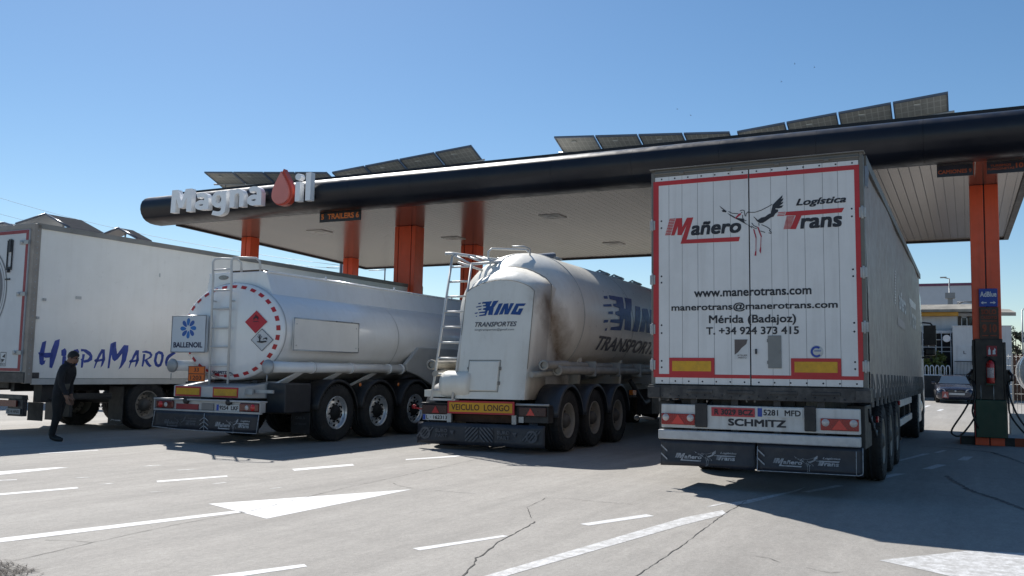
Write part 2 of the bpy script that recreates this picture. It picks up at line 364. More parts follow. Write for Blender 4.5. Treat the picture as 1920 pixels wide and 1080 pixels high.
cracks = [
 (.008, CRACK, [(-2.04, 5.0), (-2.05, 5.89), (-2.1, 7.33), (-2.21, 9.27), (-2.2, 9.75), (-2.23, 10.29)]),
 (.013, CRACK, [(-2.9, 4.9), (-3.02, 5.29), (-3.07, 5.41), (-3.12, 5.6), (-3.17, 5.77), (-3.27, 5.96), (-3.28, 6.07), (-3.31, 6.24), (-3.42, 6.6), (-3.45, 6.85), (-3.51, 7.21), (-3.56, 7.51), (-3.59, 7.66)]),
 (.007, CRACK, [(-3.7, 7.82), (-3.83, 8.05), (-4.02, 8.39), (-4.08, 8.7), (-4.12, 9.01), (-4.15, 9.12), (-3.99, 9.19), (-3.81, 9.23), (-3.69, 9.19), (-3.45, 9.2), (-3.19, 9.23)]),
 (.007, CRACK, [(-5.87, 3.6), (-5.89, 4.05), (-5.94, 4.41), (-6.01, 4.87), (-6.1, 5.78), (-6.08, 6.56), (-6.38, 8.43), (-6.56, 10.26), (-6.81, 12.55)]),
 (.008, CRACK, [(-6.38, 4.73), (-6.26, 4.81), (-6.01, 4.87)]), (.007, CRACK, [(-6.2, 9.19), (-6.02, 9.04), (-5.71, 8.91), (-5.3, 8.94), (-4.92, 8.95)]),
 (.07, TARS, [(-0.31, 14.6), (-0.27, 14.31), (-0.13, 13.56), (-0.01, 12.89), (0.24, 12.26), (0.55, 11.3), (1.2, 9.6)]), (.09, TARS, [(-0.91, 20.63), (-0.38, 20.55), (0.37, 19.93), (0.61, 18.78), (.9, 17.2)]),
 (.007, CRACK, [(-1.49, 7.18), (-1.39, 7.17), (-1.28, 7.05)]), (.007, CRACK, [(-1.08, 6.97), (-0.99, 6.91), (-0.9, 6.88), (-0.83, 6.97)]),
 (.007, CRACK, [(-8.11, 8.47), (-7.92, 8.55), (-7.69, 8.61)]), (.015, CRACK, [(-3.12, 10.86), (-2.93, 10.8), (-2.74, 10.9)])]
for wd, mt, p in cracks:
    pts = []
    for (a, b), (c, d) in zip(p, p[1:]):
        k = max(2, int(math.hypot(c - a, d - b) / .07))
        for i in range(k):
            t = i / k; j = wd * .8 if wd < .05 else .02
            pts.append((a + (c - a) * t + random.uniform(-j, j), b + (d - b) * t + random.uniform(-j, j)))
    pts.append(p[-1]); m = MB(); L_ = []; R_ = []
    for i, (x, y) in enumerate(pts):
        a = pts[max(0, i - 1)]; b = pts[min(len(pts) - 1, i + 1)]; dx, dy = b[0] - a[0], b[1] - a[1]; q = math.hypot(dx, dy) or 1
        w_ = wd * .5 * random.uniform(.35, 1.2); L_.append((x - dy / q * w_, y + dx / q * w_, gz(y) + .0035)); R_.append((x + dy / q * w_, y - dx / q * w_, gz(y) + .0035))
    k = len(pts); m.add(L_ + R_, [(i, i + 1, k + i + 1, k + i) for i in range(k - 1)])
    struct(m.obj('pavement_crack', mt))
# dry straw and dirt blown into the corner
m = MB()
for i in range(900):
    x = random.gauss(-5.78, .2); y = random.gauss(3.78, .18)
    if y > 4.14 - abs(x + 5.95) * .18: continue
    q = random.uniform(0, 6.28); ln = random.uniform(.03, .14); h = random.uniform(.002, .014); wv = .004
    dx, dy = math.cos(q), math.sin(q)
    m.add([(x - dy * wv, y + dx * wv, .006), (x + dy * wv, y - dx * wv, .006), (x + dx * ln, y + dy * ln, .006 + h)], [(0, 1, 2)])
o = m.obj('dry_straw', M('straw', (.055, .044, .034), .9, var=.6, vs=14)); o['kind'] = 'stuff'; o['label'] = 'dry straw and dirt lying in the near corner'

# ------------------------------------------------------------------ canopy
def soffit_mat():
    m = bpy.data.materials.new('soffit_slats'); m.use_nodes = True; n = m.node_tree.nodes; l = m.node_tree.links
    b = n['Principled BSDF']; b.inputs['Roughness'].default_value = .2; b.inputs['Metallic'].default_value = .6; b.inputs['Specular IOR Level'].default_value = .3
    tc = n.new('ShaderNodeTexCoord'); sp = n.new('ShaderNodeSeparateXYZ'); l.new(tc.outputs['Object'], sp.inputs[0])
    a = n.new('ShaderNodeMath'); a.operation = 'DIVIDE'; a.inputs[1].default_value = .2; l.new(sp.outputs[0], a.inputs[0])
    fr = n.new('ShaderNodeMath'); fr.operation = 'FRACT'; l.new(a.outputs[0], fr.inputs[0])
    fl = n.new('ShaderNodeMath'); fl.operation = 'FLOOR'; l.new(a.outputs[0], fl.inputs[0])
    wn = tex(n, 'WhiteNoise'); wn.noise_dimensions = '1D'; l.new(fl.outputs[0], wn.inputs['W'])
    gr = n.new('ShaderNodeMapRange'); gr.inputs[1].default_value = .0; gr.inputs[2].default_value = .07; l.new(fr.outputs[0], gr.inputs[0])
    mp = n.new('ShaderNodeMapping'); mp.inputs['Scale'].default_value = (1.5, .3, 1); l.new(tc.outputs['Object'], mp.inputs[0])
    t = tex(n, 'Noise'); t.inputs['Scale'].default_value = .8; t.inputs['Detail'].default_value = 6; l.new(mp.outputs[0], t.inputs[0])
    v = n.new('ShaderNodeMapRange'); v.inputs[1].default_value = .3; v.inputs[2].default_value = .7; v.inputs[3].default_value = .84; v.inputs[4].default_value = 1.08; l.new(t.outputs[0], v.inputs[0])
    v2 = n.new('ShaderNodeMapRange'); v2.inputs[3].default_value = .93; v2.inputs[4].default_value = 1.05; l.new(wn.outputs[0], v2.inputs[0])
    g2 = n.new('ShaderNodeMapRange'); g2.inputs[3].default_value = .35; g2.inputs[4].default_value = 1; l.new(gr.outputs[0], g2.inputs[0])
    m1 = n.new('ShaderNodeMath'); m1.operation = 'MULTIPLY'; l.new(v.outputs[0], m1.inputs[0]); l.new(v2.outputs[0], m1.inputs[1])
    m2 = n.new('ShaderNodeMath'); m2.operation = 'MULTIPLY'; l.new(m1.outputs[0], m2.inputs[0]); l.new(g2.outputs[0], m2.inputs[1])
    vm = n.new('ShaderNodeVectorMath'); vm.operation = 'SCALE'; vm.inputs[0].default_value = (.27, .222, .185); l.new(m2.outputs[0], vm.inputs['Scale']); l.new(vm.outputs[0], b.inputs['Base Color'])
    bp = n.new('ShaderNodeBump'); bp.inputs['Strength'].default_value = .6; bp.inputs['Distance'].default_value = .006; l.new(gr.outputs[0], bp.inputs['Height']); l.new(bp.outputs[0], b.inputs['Normal'])
    return m
SOFM = soffit_mat()
canopy = empty('fuel_canopy', 'long flat canopy with rounded black fascia and orange columns over the lorries', 'canopy', (-10.5, 25, 0))
def under(parent): return lambda o: (setattr(o, 'parent', parent), setattr(o, 'matrix_parent_inverse', Matrix.Translation(-Vector(parent.location))), o)[2]
cp = under(canopy)
sof = [(-21.75, 19.95), (1.12, 19.45), (1.03, 30.5), (-1.6, 30.55), (-10.3, 31.2), (-23.25, 31.9)]
cp(MB().prism(sof, 'xy', 5.65, 5.70).obj('soffit', SOFM))
cp(MB().prism([(-21.8, 19.95), (1.18, 19.45), (1.1, 30.56), (-1.6, 30.62), (-10.3, 31.27), (-23.33, 31.98)], 'xy', 5.702, 6.40).obj('roof_slab', ROOFM))
pr = [(19.75, 5.64), (19.70, 5.625), (19.45, 5.62), (19.27, 5.635), (19.10, 5.69), (18.99, 5.765), (18.975, 5.79), (18.905, 5.89), (18.865, 6.02), (18.87, 6.15), (18.92, 6.27), (19.02, 6.365), (19.16, 6.43), (19.36, 6.465), (19.6, 6.47), (19.6, 5.72), (19.75, 5.72)]
def fdy(x): return -.25 - .5 * (x - 1.1) / 23.1
m = MB(); xs_ = [-22.45 + i * (23.75 / 12) for i in range(13)]
for i, (a, b) in enumerate(zip(xs_, xs_[1:])):            # fascia sheets butted with hairline joints
    m.loft([[(x_, y + fdy(x_), z) for y, z in pr] for x_ in (a + .002, b - .002)], sm=True)
fo = cp(m.obj('fascia', FASCIA))
es = fo.modifiers.new('edges', 'EDGE_SPLIT'); es.split_angle = R(42)
m = MB()
m.prism([(-21.9, 19.86), (1.3, 19.36), (1.3, 19.44), (-21.9, 19.94)], 'xy', 6.42, 6.62)
m.prism([(-21.86, 20.0), (-21.76, 20.0), (-23.26, 31.93), (-23.40, 32.0)], 'xy', 5.60, 6.50)
m.prism([(-23.40, 32.02), (-23.26, 31.93), (-10.3, 31.23), (-1.6, 30.58), (1.03, 30.53), (1.16, 30.66), (-1.6, 30.70), (-10.3, 31.36)], 'xy', 5.60, 6.50)
m.prism([(1.03, 30.52), (1.16, 30.66), (1.27, 19.5), (1.125, 19.5)], 'xy', 5.60, 6.50)
cp(m.obj('edge_trim', DARKTRIM))
for (x, y) in ((-18.4, 22.67), (-15, 25.3), (-10.2, 22.55), (-10.45, 28.1), (-4.3, 22.6), (-4.3, 27.6)):
    m = MB(); m.box(x - .3, x + .3, y - .3, y + .3, 5.632, 5.648); m.m = 1; m.lathe([(.0, 0), (.13, 0), (.15, -.012), (.15, .01)], (x, y, 5.626), 'z', 20)
    cp(m.obj('ceiling_light', [M('lamp_frame', (.48, .47, .44), .4, metal=.3), M('lamp_lens', (.62, .60, .55), .15)]))
for (x, y, w_, d_) in ((.38, 22.2, .56, .46), (-15.1, 22.85, .74, .5), (-15.3, 27.1, .62, .5), (-21.6, 23.0, .42, .42), (-21.75, 28.8, .46, .42), (-8, 27.1, .7, .5)):
    m = MB(); h = w_ / 2; gr = .012
    if w_ < .6: cuts = [(-h, -gr), (gr, h)]
    else: cuts = [(-h, -h + .13), (-h + .13 + 2 * gr, h - .13 - 2 * gr), (h - .13, h)]
    for a, b in cuts: m.box(x + a, x + b, y - d_ / 2, y + d_ / 2, 0.0 if w_ < .5 else .0, 5.645)
    m.m = 1; m.box(x - h + .03, x + h - .03, y - d_ / 2 + .03, y + d_ / 2 - .03, 0.01, 5.64)
    cp(m.obj('column', [ORANGE, DARKTRIM], bevel=.012))

# solar arrays on the roof: V-shaped pairs, tilted to the south, seen from behind
arrays = [('solar panels tilting down to the right, behind the left end of the white sign letters', (-21.84, 7.52), (-16.85, 7.11)),
          ('solar panels rising to the right, just right of the white sign letters', (-16.7, 7.10), (-11.95, 7.47)),
          ('solar panels tilting slightly down to the right, over the middle of the canopy', (-9.52, 7.46), (-4.92, 7.13)),
          ('tallest solar panels rising to the right, above the canopy end over the column', (-4.78, 7.12), (-.24, 7.53))]
PIT = -.40; DEP = 1.9
for lab, (xa, za), (xb, zb) in arrays:
    r_ = empty('solar_array', lab, 'solar panels', (xa, 21, 6.4), group='solar arrays on the canopy roof'); up = under(r_); n_ = 4
    P = lambda u, v, dz=0: (xa + (xb - xa) * u, 21 + DEP * v, za + (zb - za) * u + PIT * DEP * v + dz)
    for k in range(n_):
        u0 = k / n_ + .0045; u1 = (k + 1) / n_ - .0045; m = MB(); e = .025; ev = .014
        def slab(ua, ub, va, vb, d0, d1):
            v = [P(*q, d) for d in (d0, d1) for q in ((ua, va), (ub, va), (ub, vb), (ua, vb))]
            m.add(v, [(3, 2, 1, 0), (4, 5, 6, 7), (0, 1, 5, 4), (1, 2, 6, 5), (2, 3, 7, 6), (3, 0, 4, 7)])
        fu = .005
        slab(u0, u1, 0, ev, -.04, .005); slab(u0, u1, 1 - ev, 1, -.04, .005); slab(u0, u0 + fu, ev, 1 - ev, -.04, .005); slab(u1 - fu, u1, ev, 1 - ev, -.04, .005)
        pan = up(m.obj('panel', PVF))
        m = MB(); slab(u0 + fu, u1 - fu, ev, 1 - ev, -.015, -.005)
        m.m = 1; nc, nr = 8, 10
        for i in range(nc):
            for j in range(nr):
                a = u0 + fu + (u1 - u0 - 2 * fu) * (i + .07) / nc; b = u0 + fu + (u1 - u0 - 2 * fu) * (i + .93) / nc
                c = ev + (1 - 2 * ev) * (j + .05) / nr; d = ev + (1 - 2 * ev) * (j + .95) / nr
                m.poly([P(a, c, -.018), P(b, c, -.018), P(b, d, -.018), P(a, d, -.018)])
        m.m = 2; m.poly([P(u0 + fu, ev, -.003), P(u1 - fu, ev, -.003), P(u1 - fu, 1 - ev, -.003), P(u0 + fu, 1 - ev, -.003)])
        m.m = 0; m.box(*[f(q[0] for q in [P(u0 + .09, .10), P(u0 + .12, .10)]) for f in (min, max)], 21 + DEP * .08, 21 + DEP * .14, P(u0 + .1, .1)[2] - .05, P(u0 + .1, .1)[2] - .02)
        c_ = m.obj('cells', [PVB, M('panel_cell_back', (.30, .295, .265), .5, var=.15, vs=12), PVT]); c_.parent = pan
    m = MB()
    for v in (.3, .82): m.tube([P(-.02, v, -.075), P(1.02, v, -.075)], .028, 4)
    for u in (.08, .36, .64, .92):
        for v in (.3, .82): q = P(u, v, -.08); m.cyl(q, (q[0], q[1], 6.40), .022, 6)
    up(m.obj('support_rail', GALV))

# ------------------------------------------------------------------ canopy sign letters
def smooth(pts, k=7):
    P_ = [pts[0]] + list(pts) + [pts[-1]]; out = []
    for a, b, c, d in zip(P_, P_[1:], P_[2:], P_[3:]):
        for i in range(k):
            t = i / k; out.append(tuple(.5 * (2 * b[j] + (c[j] - a[j]) * t + (2 * a[j] - 5 * b[j] + 4 * c[j] - d[j]) * t * t + (3 * b[j] - a[j] - 3 * c[j] + d[j]) * t ** 3) for j in (0, 1)))
    return out + [pts[-1]]
def ribbon(pts, w, closed=False):
    n = len(pts); L_, R_ = [], []
    for i, p in enumerate(pts):
        a = pts[i - 1] if (i or closed) else p; b = pts[(i + 1) % n] if (i < n - 1 or closed) else p
        dx, dy = b[0] - a[0], b[1] - a[1]; q = math.hypot(dx, dy) or 1; L_.append((p[0] - dy / q * w / 2, p[1] + dx / q * w / 2)); R_.append((p[0] + dy / q * w / 2, p[1] - dx / q * w / 2))
    return L_, R_
def oval(cx, cy, rx, ry, n=28): return [(cx + rx * math.cos(2 * math.pi * i / n), cy + ry * math.sin(2 * math.pi * i / n)) for i in range(n)]
LW = .27
LETTERS = {                                                # (outlines, open strokes, closed rings)
 'M': ([[(0, 0), (.04, 1.4), (.40, 1.4), (.64, .66), (.88, 1.4), (1.24, 1.4), (1.28, 0), (.98, 0), (.965, .86), (.76, .26), (.52, .26), (.315, .86), (.30, 0)]], [], []),
 'a': ([[(.56, 0), (.56, .68), (.56 + LW, .68), (.56 + LW, 0), (.60, 0)]], [[(.12, .84), (.36, .90), (.60, .84), (.695, .66)]], [(.385, .30, .255, .175)]),
 'g': ([[(.60, -.02), (.60, .97), (.60 + LW, .97), (.60 + LW, -.02)]], [[(.735, 0), (.70, -.20), (.56, -.31), (.36, -.32), (.10, -.25)]], [(.42, .50, .285, .36)]),
 'n': ([[(0, 0), (0, .97), (LW, .97), (LW, 0)], [(.56, 0), (.56, .66), (.56 + LW, .66), (.56 + LW, 0)]], [[(.13, .62), (.24, .80), (.44, .865), (.62, .80), (.695, .62)]], []),
 'i': ([[(0, 0), (0, .97), (LW, .97), (LW, 0)], oval(LW / 2, 1.22, .165, .165, 20)], [], []),
 'l': ([[(0, 0), (0, 1.42), (LW, 1.42), (LW, 0)]], [], [])}
def letter(ch, x0, x1, z0, z1, y0, y1):
    polys, strokes, rings = LETTERS[ch]; m = MB(); sh = []
    for p in polys: sh.append(('p', p))
    for p in strokes: L_, R_ = ribbon(smooth(p), LW * .92); sh.append(('s', L_, R_))
    for (cx, cy, rx, ry) in rings: L_, R_ = ribbon(oval(cx, cy, rx, ry), LW * .88, True); sh.append(('r', L_, R_))
    al = [q for s_ in sh for lst in s_[1:] for q in lst]; ax, bx = min(q[0] for q in al), max(q[0] for q in al); az, bz = min(q[1] for q in al), max(q[1] for q in al)
    T = lambda q: (x0 + (q[0] - ax) / (bx - ax) * (x1 - x0), z0 + (q[1] - az) / (bz - az) * (z1 - z0))
    for k, s_ in enumerate(sh):
        d = y0 + .002 * k
        if s_[0] == 'p': m.prism([T(q) for q in s_[1]], 'xz', d, y1 + .001 * k); continue
        A, B = [T(q) for q in s_[1]], [T(q) for q in s_[2]]; n = len(A); ra = range(n if s_[0] == 'r' else n - 1)
        for i in ra:
            j = (i + 1) % n; a, b, c, e = A[i], A[j], B[j], B[i]; vs = [(q[0], yy, q[1]) for yy in (d, y1 + .001 * k) for q in (a, b, c, e)]
            m.add(vs, [(0, 1, 2, 3), (7, 6, 5, 4), (0, 4, 5, 1), (3, 2, 6, 7)])
        if s_[0] == 's':
            for i in (0, n - 1): m.poly([(A[i][0], d, A[i][1]), (B[i][0], d, B[i][1]), (B[i][0], y1, B[i][1]), (A[i][0], y1, A[i][1])])
    return m.obj('letter', SIGNW)
sg = empty('canopy_sign', 'white raised letters with a red drop on the left end of the black fascia', 'sign', (-18.5, 18.9, 5.7)); up = under(sg)
for ch, x0, x1, z0, z1 in (('M', -20.80, -19.97, 5.75, 6.42), ('a', -19.84, -19.31, 5.765, 6.27), ('g', -19.20, -18.64, 5.56, 6.27), ('n', -18.50, -17.98, 5.765, 6.285), ('a', -17.86, -17.34, 5.765, 6.31), ('i', -16.17, -15.97, 5.79, 6.55), ('l', -15.80, -15.63, 5.79, 6.55)):
    up(letter(ch, x0, x1, z0, z1, 18.80, 18.97))
def drop(cx, cz, w_, h_, n_=30):
    pts = []
    for i in range(n_):
        q = 2 * math.pi * i / n_; s_ = math.sin(q / 2)
        pts.append((cx + w_ * .5 * math.sin(q) * s_ ** 1.4 * 1.24, cz + h_ * (math.cos(q) * .5)))
    return pts
up(MB().prism(drop(-16.62, 6.22, .80, 1.02), 'xz', 18.84, 19.0).obj('drop', DROP))
up(MB().prism(drop(-16.66, 6.205, .68, .90), 'xz', 18.78, 18.84).obj('drop_face', DROPF))
m = MB()
for x in (-20.5, -19.5, -18.8, -18.2, -17.5, -16.6, -16.1, -15.7): m.cyl((x, 18.94, 6.0), (x, 19.3, 6.0), .02, 6)
up(m.obj('mounting_bracket', DARKTRIM))

def lane_sign(label, x0, x1, z0, z1, mat, texts, tm):
    r_ = empty('lane_sign', label, 'sign', ((x0 + x1) / 2, 19.7, z1), group='lane signs under the canopy edge'); up = under(r_)
    up(MB().box(x0, x1, 19.78, 19.82, z0, z1).obj('board', mat, bevel=.006))
    m = MB()
    for body, bx, bold in texts: m.text(body, bx, rear(19.774), bold)
    up(m.obj('lettering', tm))
    m = MB()
    for t in (.15, .85): m.cyl((x0 + (x1 - x0) * t, 19.8, z1), (x0 + (x1 - x0) * t, 19.8, 5.65), .012, 6)
    up(m.obj('hanger', DARKTRIM))
lane_sign('black sign with orange words for trailers on lanes five and six', -16.08, -14.68, 5.36, 5.64, SIGNB, [('5  TRAILERS 6', (-16.02, -14.73, 5.43, 5.585), .03)], SIGNO)
lane_sign('dark sign with dull orange words for lorries on lane nine', -.48, .17, 5.43, 5.66, SIGNBB, [('CAMIONES 9', (-.46, .145, 5.485, 5.565), .03)], SIGNDO)
lane_sign('dark sign with faded words for cars and vans on lane ten, nearest the canopy end', .41, 1.06, 5.43, 5.66, SIGNBB, [('TURISMOS', (.475, .83, 5.56, 5.605), .02), ('FURGONETAS', (.425, .885, 5.495, 5.54), .02), ('10', (.91, 1.04, 5.51, 5.61), .03)], SIGNDO)

HISPA= [[(0.32,1.71),(0.404,1.746),(0.393,1.633),(0.376,1.473),(0.376,1.357),(0.414,1.37),(0.396,1.3),(0.343,1.268),(0.294,1.298),(0.27,1.47),(0.248,1.51),(0.282,1.521)],[(0.279,1.507),(0.373,1.509),(0.507,1.517),(0.564,1.5),(0.553,1.426),(0.411,1.413),(0.284,1.449)],[(0.587,1.753),(0.689,1.789),(0.681,1.671),(0.632,1.45),(0.587,1.289),(0.56,1.215),(0.504,1.229),(0.499,1.403),(0.52,1.564)],[(0.737,1.57),(0.813,1.614),(0.853,1.559),(0.851,1.47),(0.803,1.447),(0.744,1.464)],[(0.77,1.446),(0.851,1.458),(0.851,1.344),(0.818,1.233),(0.765,1.225),(0.769,1.35)],[(0.978,1.547),(1.017,1.586),(1.1,1.608),(1.132,1.552),(1.118,1.473),(1.092,1.518),(1.006,1.503),(0.967,1.47),(1.029,1.415),(1.104,1.349),(1.108,1.289),(1.041,1.248),(0.958,1.238),(0.922,1.271),(1.02,1.303),(1.026,1.337),(0.947,1.391),(0.913,1.457)],[(1.209,1.509),(1.269,1.503),(1.251,1.389),(1.236,1.238),(1.194,1.23),(1.192,1.373),(1.178,1.403),(1.206,1.418)],[(1.167,1.61),(1.288,1.604),(1.395,1.551),(1.444,1.477),(1.441,1.393),(1.357,1.346),(1.255,1.332),(1.243,1.381),(1.336,1.403),(1.368,1.444),(1.375,1.47),(1.293,1.523),(1.23,1.562),(1.174,1.56)],[(1.646,1.612),(1.68,1.559),(1.613,1.442),(1.559,1.334),(1.514,1.226),(1.487,1.229),(1.523,1.349),(1.495,1.371),(1.493,1.397),(1.544,1.425),(1.582,1.511)],[(1.637,1.62),(1.726,1.615),(1.738,1.491),(1.748,1.43),(1.726,1.352),(1.695,1.282),(1.648,1.24),(1.658,1.305),(1.677,1.428),(1.668,1.559)],[(1.502,1.391),(1.739,1.437),(1.751,1.391),(1.532,1.346)],[(1.854,1.735),(1.942,1.777),(1.964,1.731),(1.909,1.589),(1.883,1.433),(1.861,1.231),(1.816,1.227),(1.824,1.369),(1.839,1.556)],[(1.933,1.774),(1.988,1.787),(1.996,1.67),(2.033,1.53),(2.187,1.723),(2.301,1.719),(2.299,1.6),(2.256,1.393),(2.154,1.25),(2.082,1.205),(2.123,1.296),(2.151,1.423),(2.153,1.541),(2.049,1.42),(1.975,1.375),(1.921,1.418),(1.896,1.511),(1.908,1.667)],[(2.489,1.613),(2.535,1.562),(2.462,1.445),(2.393,1.332),(2.352,1.236),(2.333,1.236),(2.363,1.36),(2.337,1.371),(2.347,1.398),(2.396,1.428),(2.438,1.524)],[(2.489,1.621),(2.576,1.624),(2.577,1.511),(2.588,1.431),(2.565,1.351),(2.53,1.286),(2.49,1.251),(2.499,1.326),(2.52,1.446),(2.512,1.566)],[(2.351,1.395),(2.588,1.431),(2.591,1.391),(2.382,1.351)],[(2.688,1.546),(2.747,1.548),(2.737,1.402),(2.706,1.273),(2.663,1.28),(2.678,1.401)],[(2.661,1.602),(2.762,1.621),(2.883,1.597),(2.937,1.536),(2.911,1.471),(2.805,1.423),(2.87,1.343),(2.933,1.292),(2.875,1.262),(2.792,1.322),(2.726,1.418),(2.831,1.469),(2.878,1.515),(2.846,1.554),(2.745,1.572),(2.667,1.575)],[(3.009,1.568),(3.103,1.626),(3.207,1.601),(3.248,1.528),(3.23,1.395),(3.186,1.295),(3.106,1.261),(3.023,1.301),(2.979,1.407),(2.999,1.513),(3.069,1.52),(3.052,1.408),(3.092,1.33),(3.142,1.344),(3.175,1.46),(3.169,1.546),(3.096,1.565),(3.069,1.52),(2.999,1.513)],[(3.365,1.547),(3.518,1.621),(3.573,1.582),(3.502,1.542),(3.401,1.473),(3.355,1.389),(3.408,1.368),(3.586,1.393),(3.528,1.3),(3.414,1.279),(3.309,1.297),(3.283,1.379),(3.307,1.479)]]
STK_B= [[(1.522,3.439),(1.562,3.481),(1.639,3.55),(1.637,3.525),(1.621,3.5),(1.65,3.514),(1.642,3.487),(1.617,3.459),(1.649,3.469),(1.638,3.446),(1.602,3.422),(1.649,3.426),(1.627,3.398),(1.587,3.391),(1.558,3.397),(1.554,3.384),(1.586,3.378),(1.582,3.348),(1.553,3.331),(1.531,3.295),(1.498,3.286),(1.457,3.258),(1.405,3.227),(1.369,3.226),(1.336,3.248),(1.31,3.287),(1.29,3.311),(1.303,3.308),(1.343,3.265),(1.384,3.293),(1.428,3.3),(1.473,3.33),(1.499,3.339),(1.51,3.387)],[(0.874,3.478),(0.889,3.465),(0.923,3.436),(0.965,3.402),(0.957,3.387),(0.915,3.397),(0.904,3.414),(0.927,3.42),(0.896,3.444)],[(0.972,3.378),(1.033,3.343),(1.082,3.311),(1.161,3.296),(1.176,3.272),(1.19,3.241),(1.235,3.207),(1.205,3.221),(1.16,3.247),(1.116,3.276),(1.063,3.306),(1.01,3.341)],[(1.135,3.363),(1.154,3.383),(1.159,3.369)],[(1.222,3.378),(1.237,3.379),(1.237,3.366),(1.223,3.369)]]
STK_L= [[(0.988,3.396),(1.033,3.37),(1.109,3.36)],[(1.128,3.391),(1.154,3.402),(1.181,3.395),(1.184,3.36),(1.191,3.325)],[(1.199,3.321),(1.203,3.351),(1.225,3.372),(1.266,3.366),(1.311,3.364),(1.385,3.384),(1.459,3.417),(1.518,3.447)],[(1.161,3.342),(1.161,3.304),(1.183,3.272),(1.206,3.267)],[(1.227,3.208),(1.257,3.191),(1.272,3.171)],[(1.269,3.236),(1.294,3.2),(1.335,3.179)],[(1.265,3.198),(1.301,3.169),(1.331,3.164)],[(1.354,3.231),(1.357,3.196)],[(1.387,3.207),(1.456,3.171),(1.492,3.14),(1.478,3.128),(1.503,3.104),(1.501,3.093),(1.47,3.101)],[(1.375,3.131),(1.39,3.122),(1.419,3.113),(1.428,3.105)]]
STK_R= [[(1.074,3.298),(1.067,3.31),(1.116,3.361),(1.143,3.363),(1.139,3.344)],[(1.286,3.159),(1.301,3.154),(1.326,3.054),(1.324,3.035),(1.313,3.051)],[(1.316,3.051),(1.324,3.046),(1.32,2.884),(1.313,2.884)],[(1.309,2.888),(1.322,2.884),(1.32,2.831),(1.299,2.832),(1.304,2.866)],[(1.335,3.18),(1.35,3.181),(1.375,3.108),(1.39,3.062),(1.381,3.047),(1.373,3.069),(1.353,3.124)],[(1.376,3.063),(1.383,3.058),(1.378,2.934),(1.37,2.934)],[(1.371,2.938),(1.38,2.926),(1.375,2.851),(1.361,2.878),(1.359,2.897)]]
MLOGO= [[(0.323,3.354),(0.401,3.353),(0.403,3.236),(0.464,3.351),(0.545,3.351),(0.457,3.074),(1.127,3.072),(1.11,3.018),(0.379,3.025),(0.46,3.258),(0.394,3.134),(0.339,3.138),(0.348,3.254),(0.302,3.137),(0.257,3.137)]]
TLOGO= [[(1.68,3.344),(2.338,3.347),(2.31,3.295),(1.856,3.287),(1.789,3.128),(1.724,3.132),(1.791,3.292),(1.666,3.3)],[(1.679,3.285),(1.773,3.289),(1.724,3.126),(1.645,3.131)],[(1.591,3.35),(1.67,3.351),(1.655,3.305),(1.579,3.306)]]
KLOGO= [[(0.133,0.936),(0.325,0.976),(0.288,0.659),(0.314,0.659),(0.354,0.983),(0.458,1.0),(0.373,0.569),(0.362,0.095),(0.273,0.095),(0.28,0.379),(0.258,0.367),(0.232,0.066),(0.092,0.036),(0.1,0.107),(0.203,0.166),(0.207,0.237),(0.083,0.225),(0.089,0.296),(0.207,0.344),(0.21,0.415),(0.155,0.45),(0.159,0.521),(0.214,0.569),(0.221,0.64),(0.146,0.664),(0.151,0.723),(0.199,0.746),(0.207,0.829),(0.125,0.834)],[(0.055,0.877),(0.107,0.905),(0.102,0.829),(0.052,0.806)],[(0.015,0.645),(0.125,0.706),(0.122,0.64),(0.018,0.592)],[(0.068,0.486),(0.129,0.521),(0.124,0.445),(0.063,0.422)],[(0.007,0.256),(0.063,0.284),(0.055,0.213),(0.001,0.185)],[(0.033,0.059),(0.055,0.071),(0.05,0.0),(0.03,0.0)],[(0.469,0.806),(0.546,0.818),(0.465,0.095),(0.384,0.083)],[(0.572,0.782),(0.657,0.806),(0.661,0.427),(0.697,0.806),(0.768,0.806),(0.675,0.107),(0.594,0.107),(0.594,0.474),(0.561,0.118),(0.487,0.107)],[(0.808,0.777),(1.0,0.77),(0.967,0.616),(0.863,0.616),(0.819,0.261),(0.852,0.261),(0.878,0.462),(0.959,0.462),(0.908,0.059),(0.716,0.107)]]

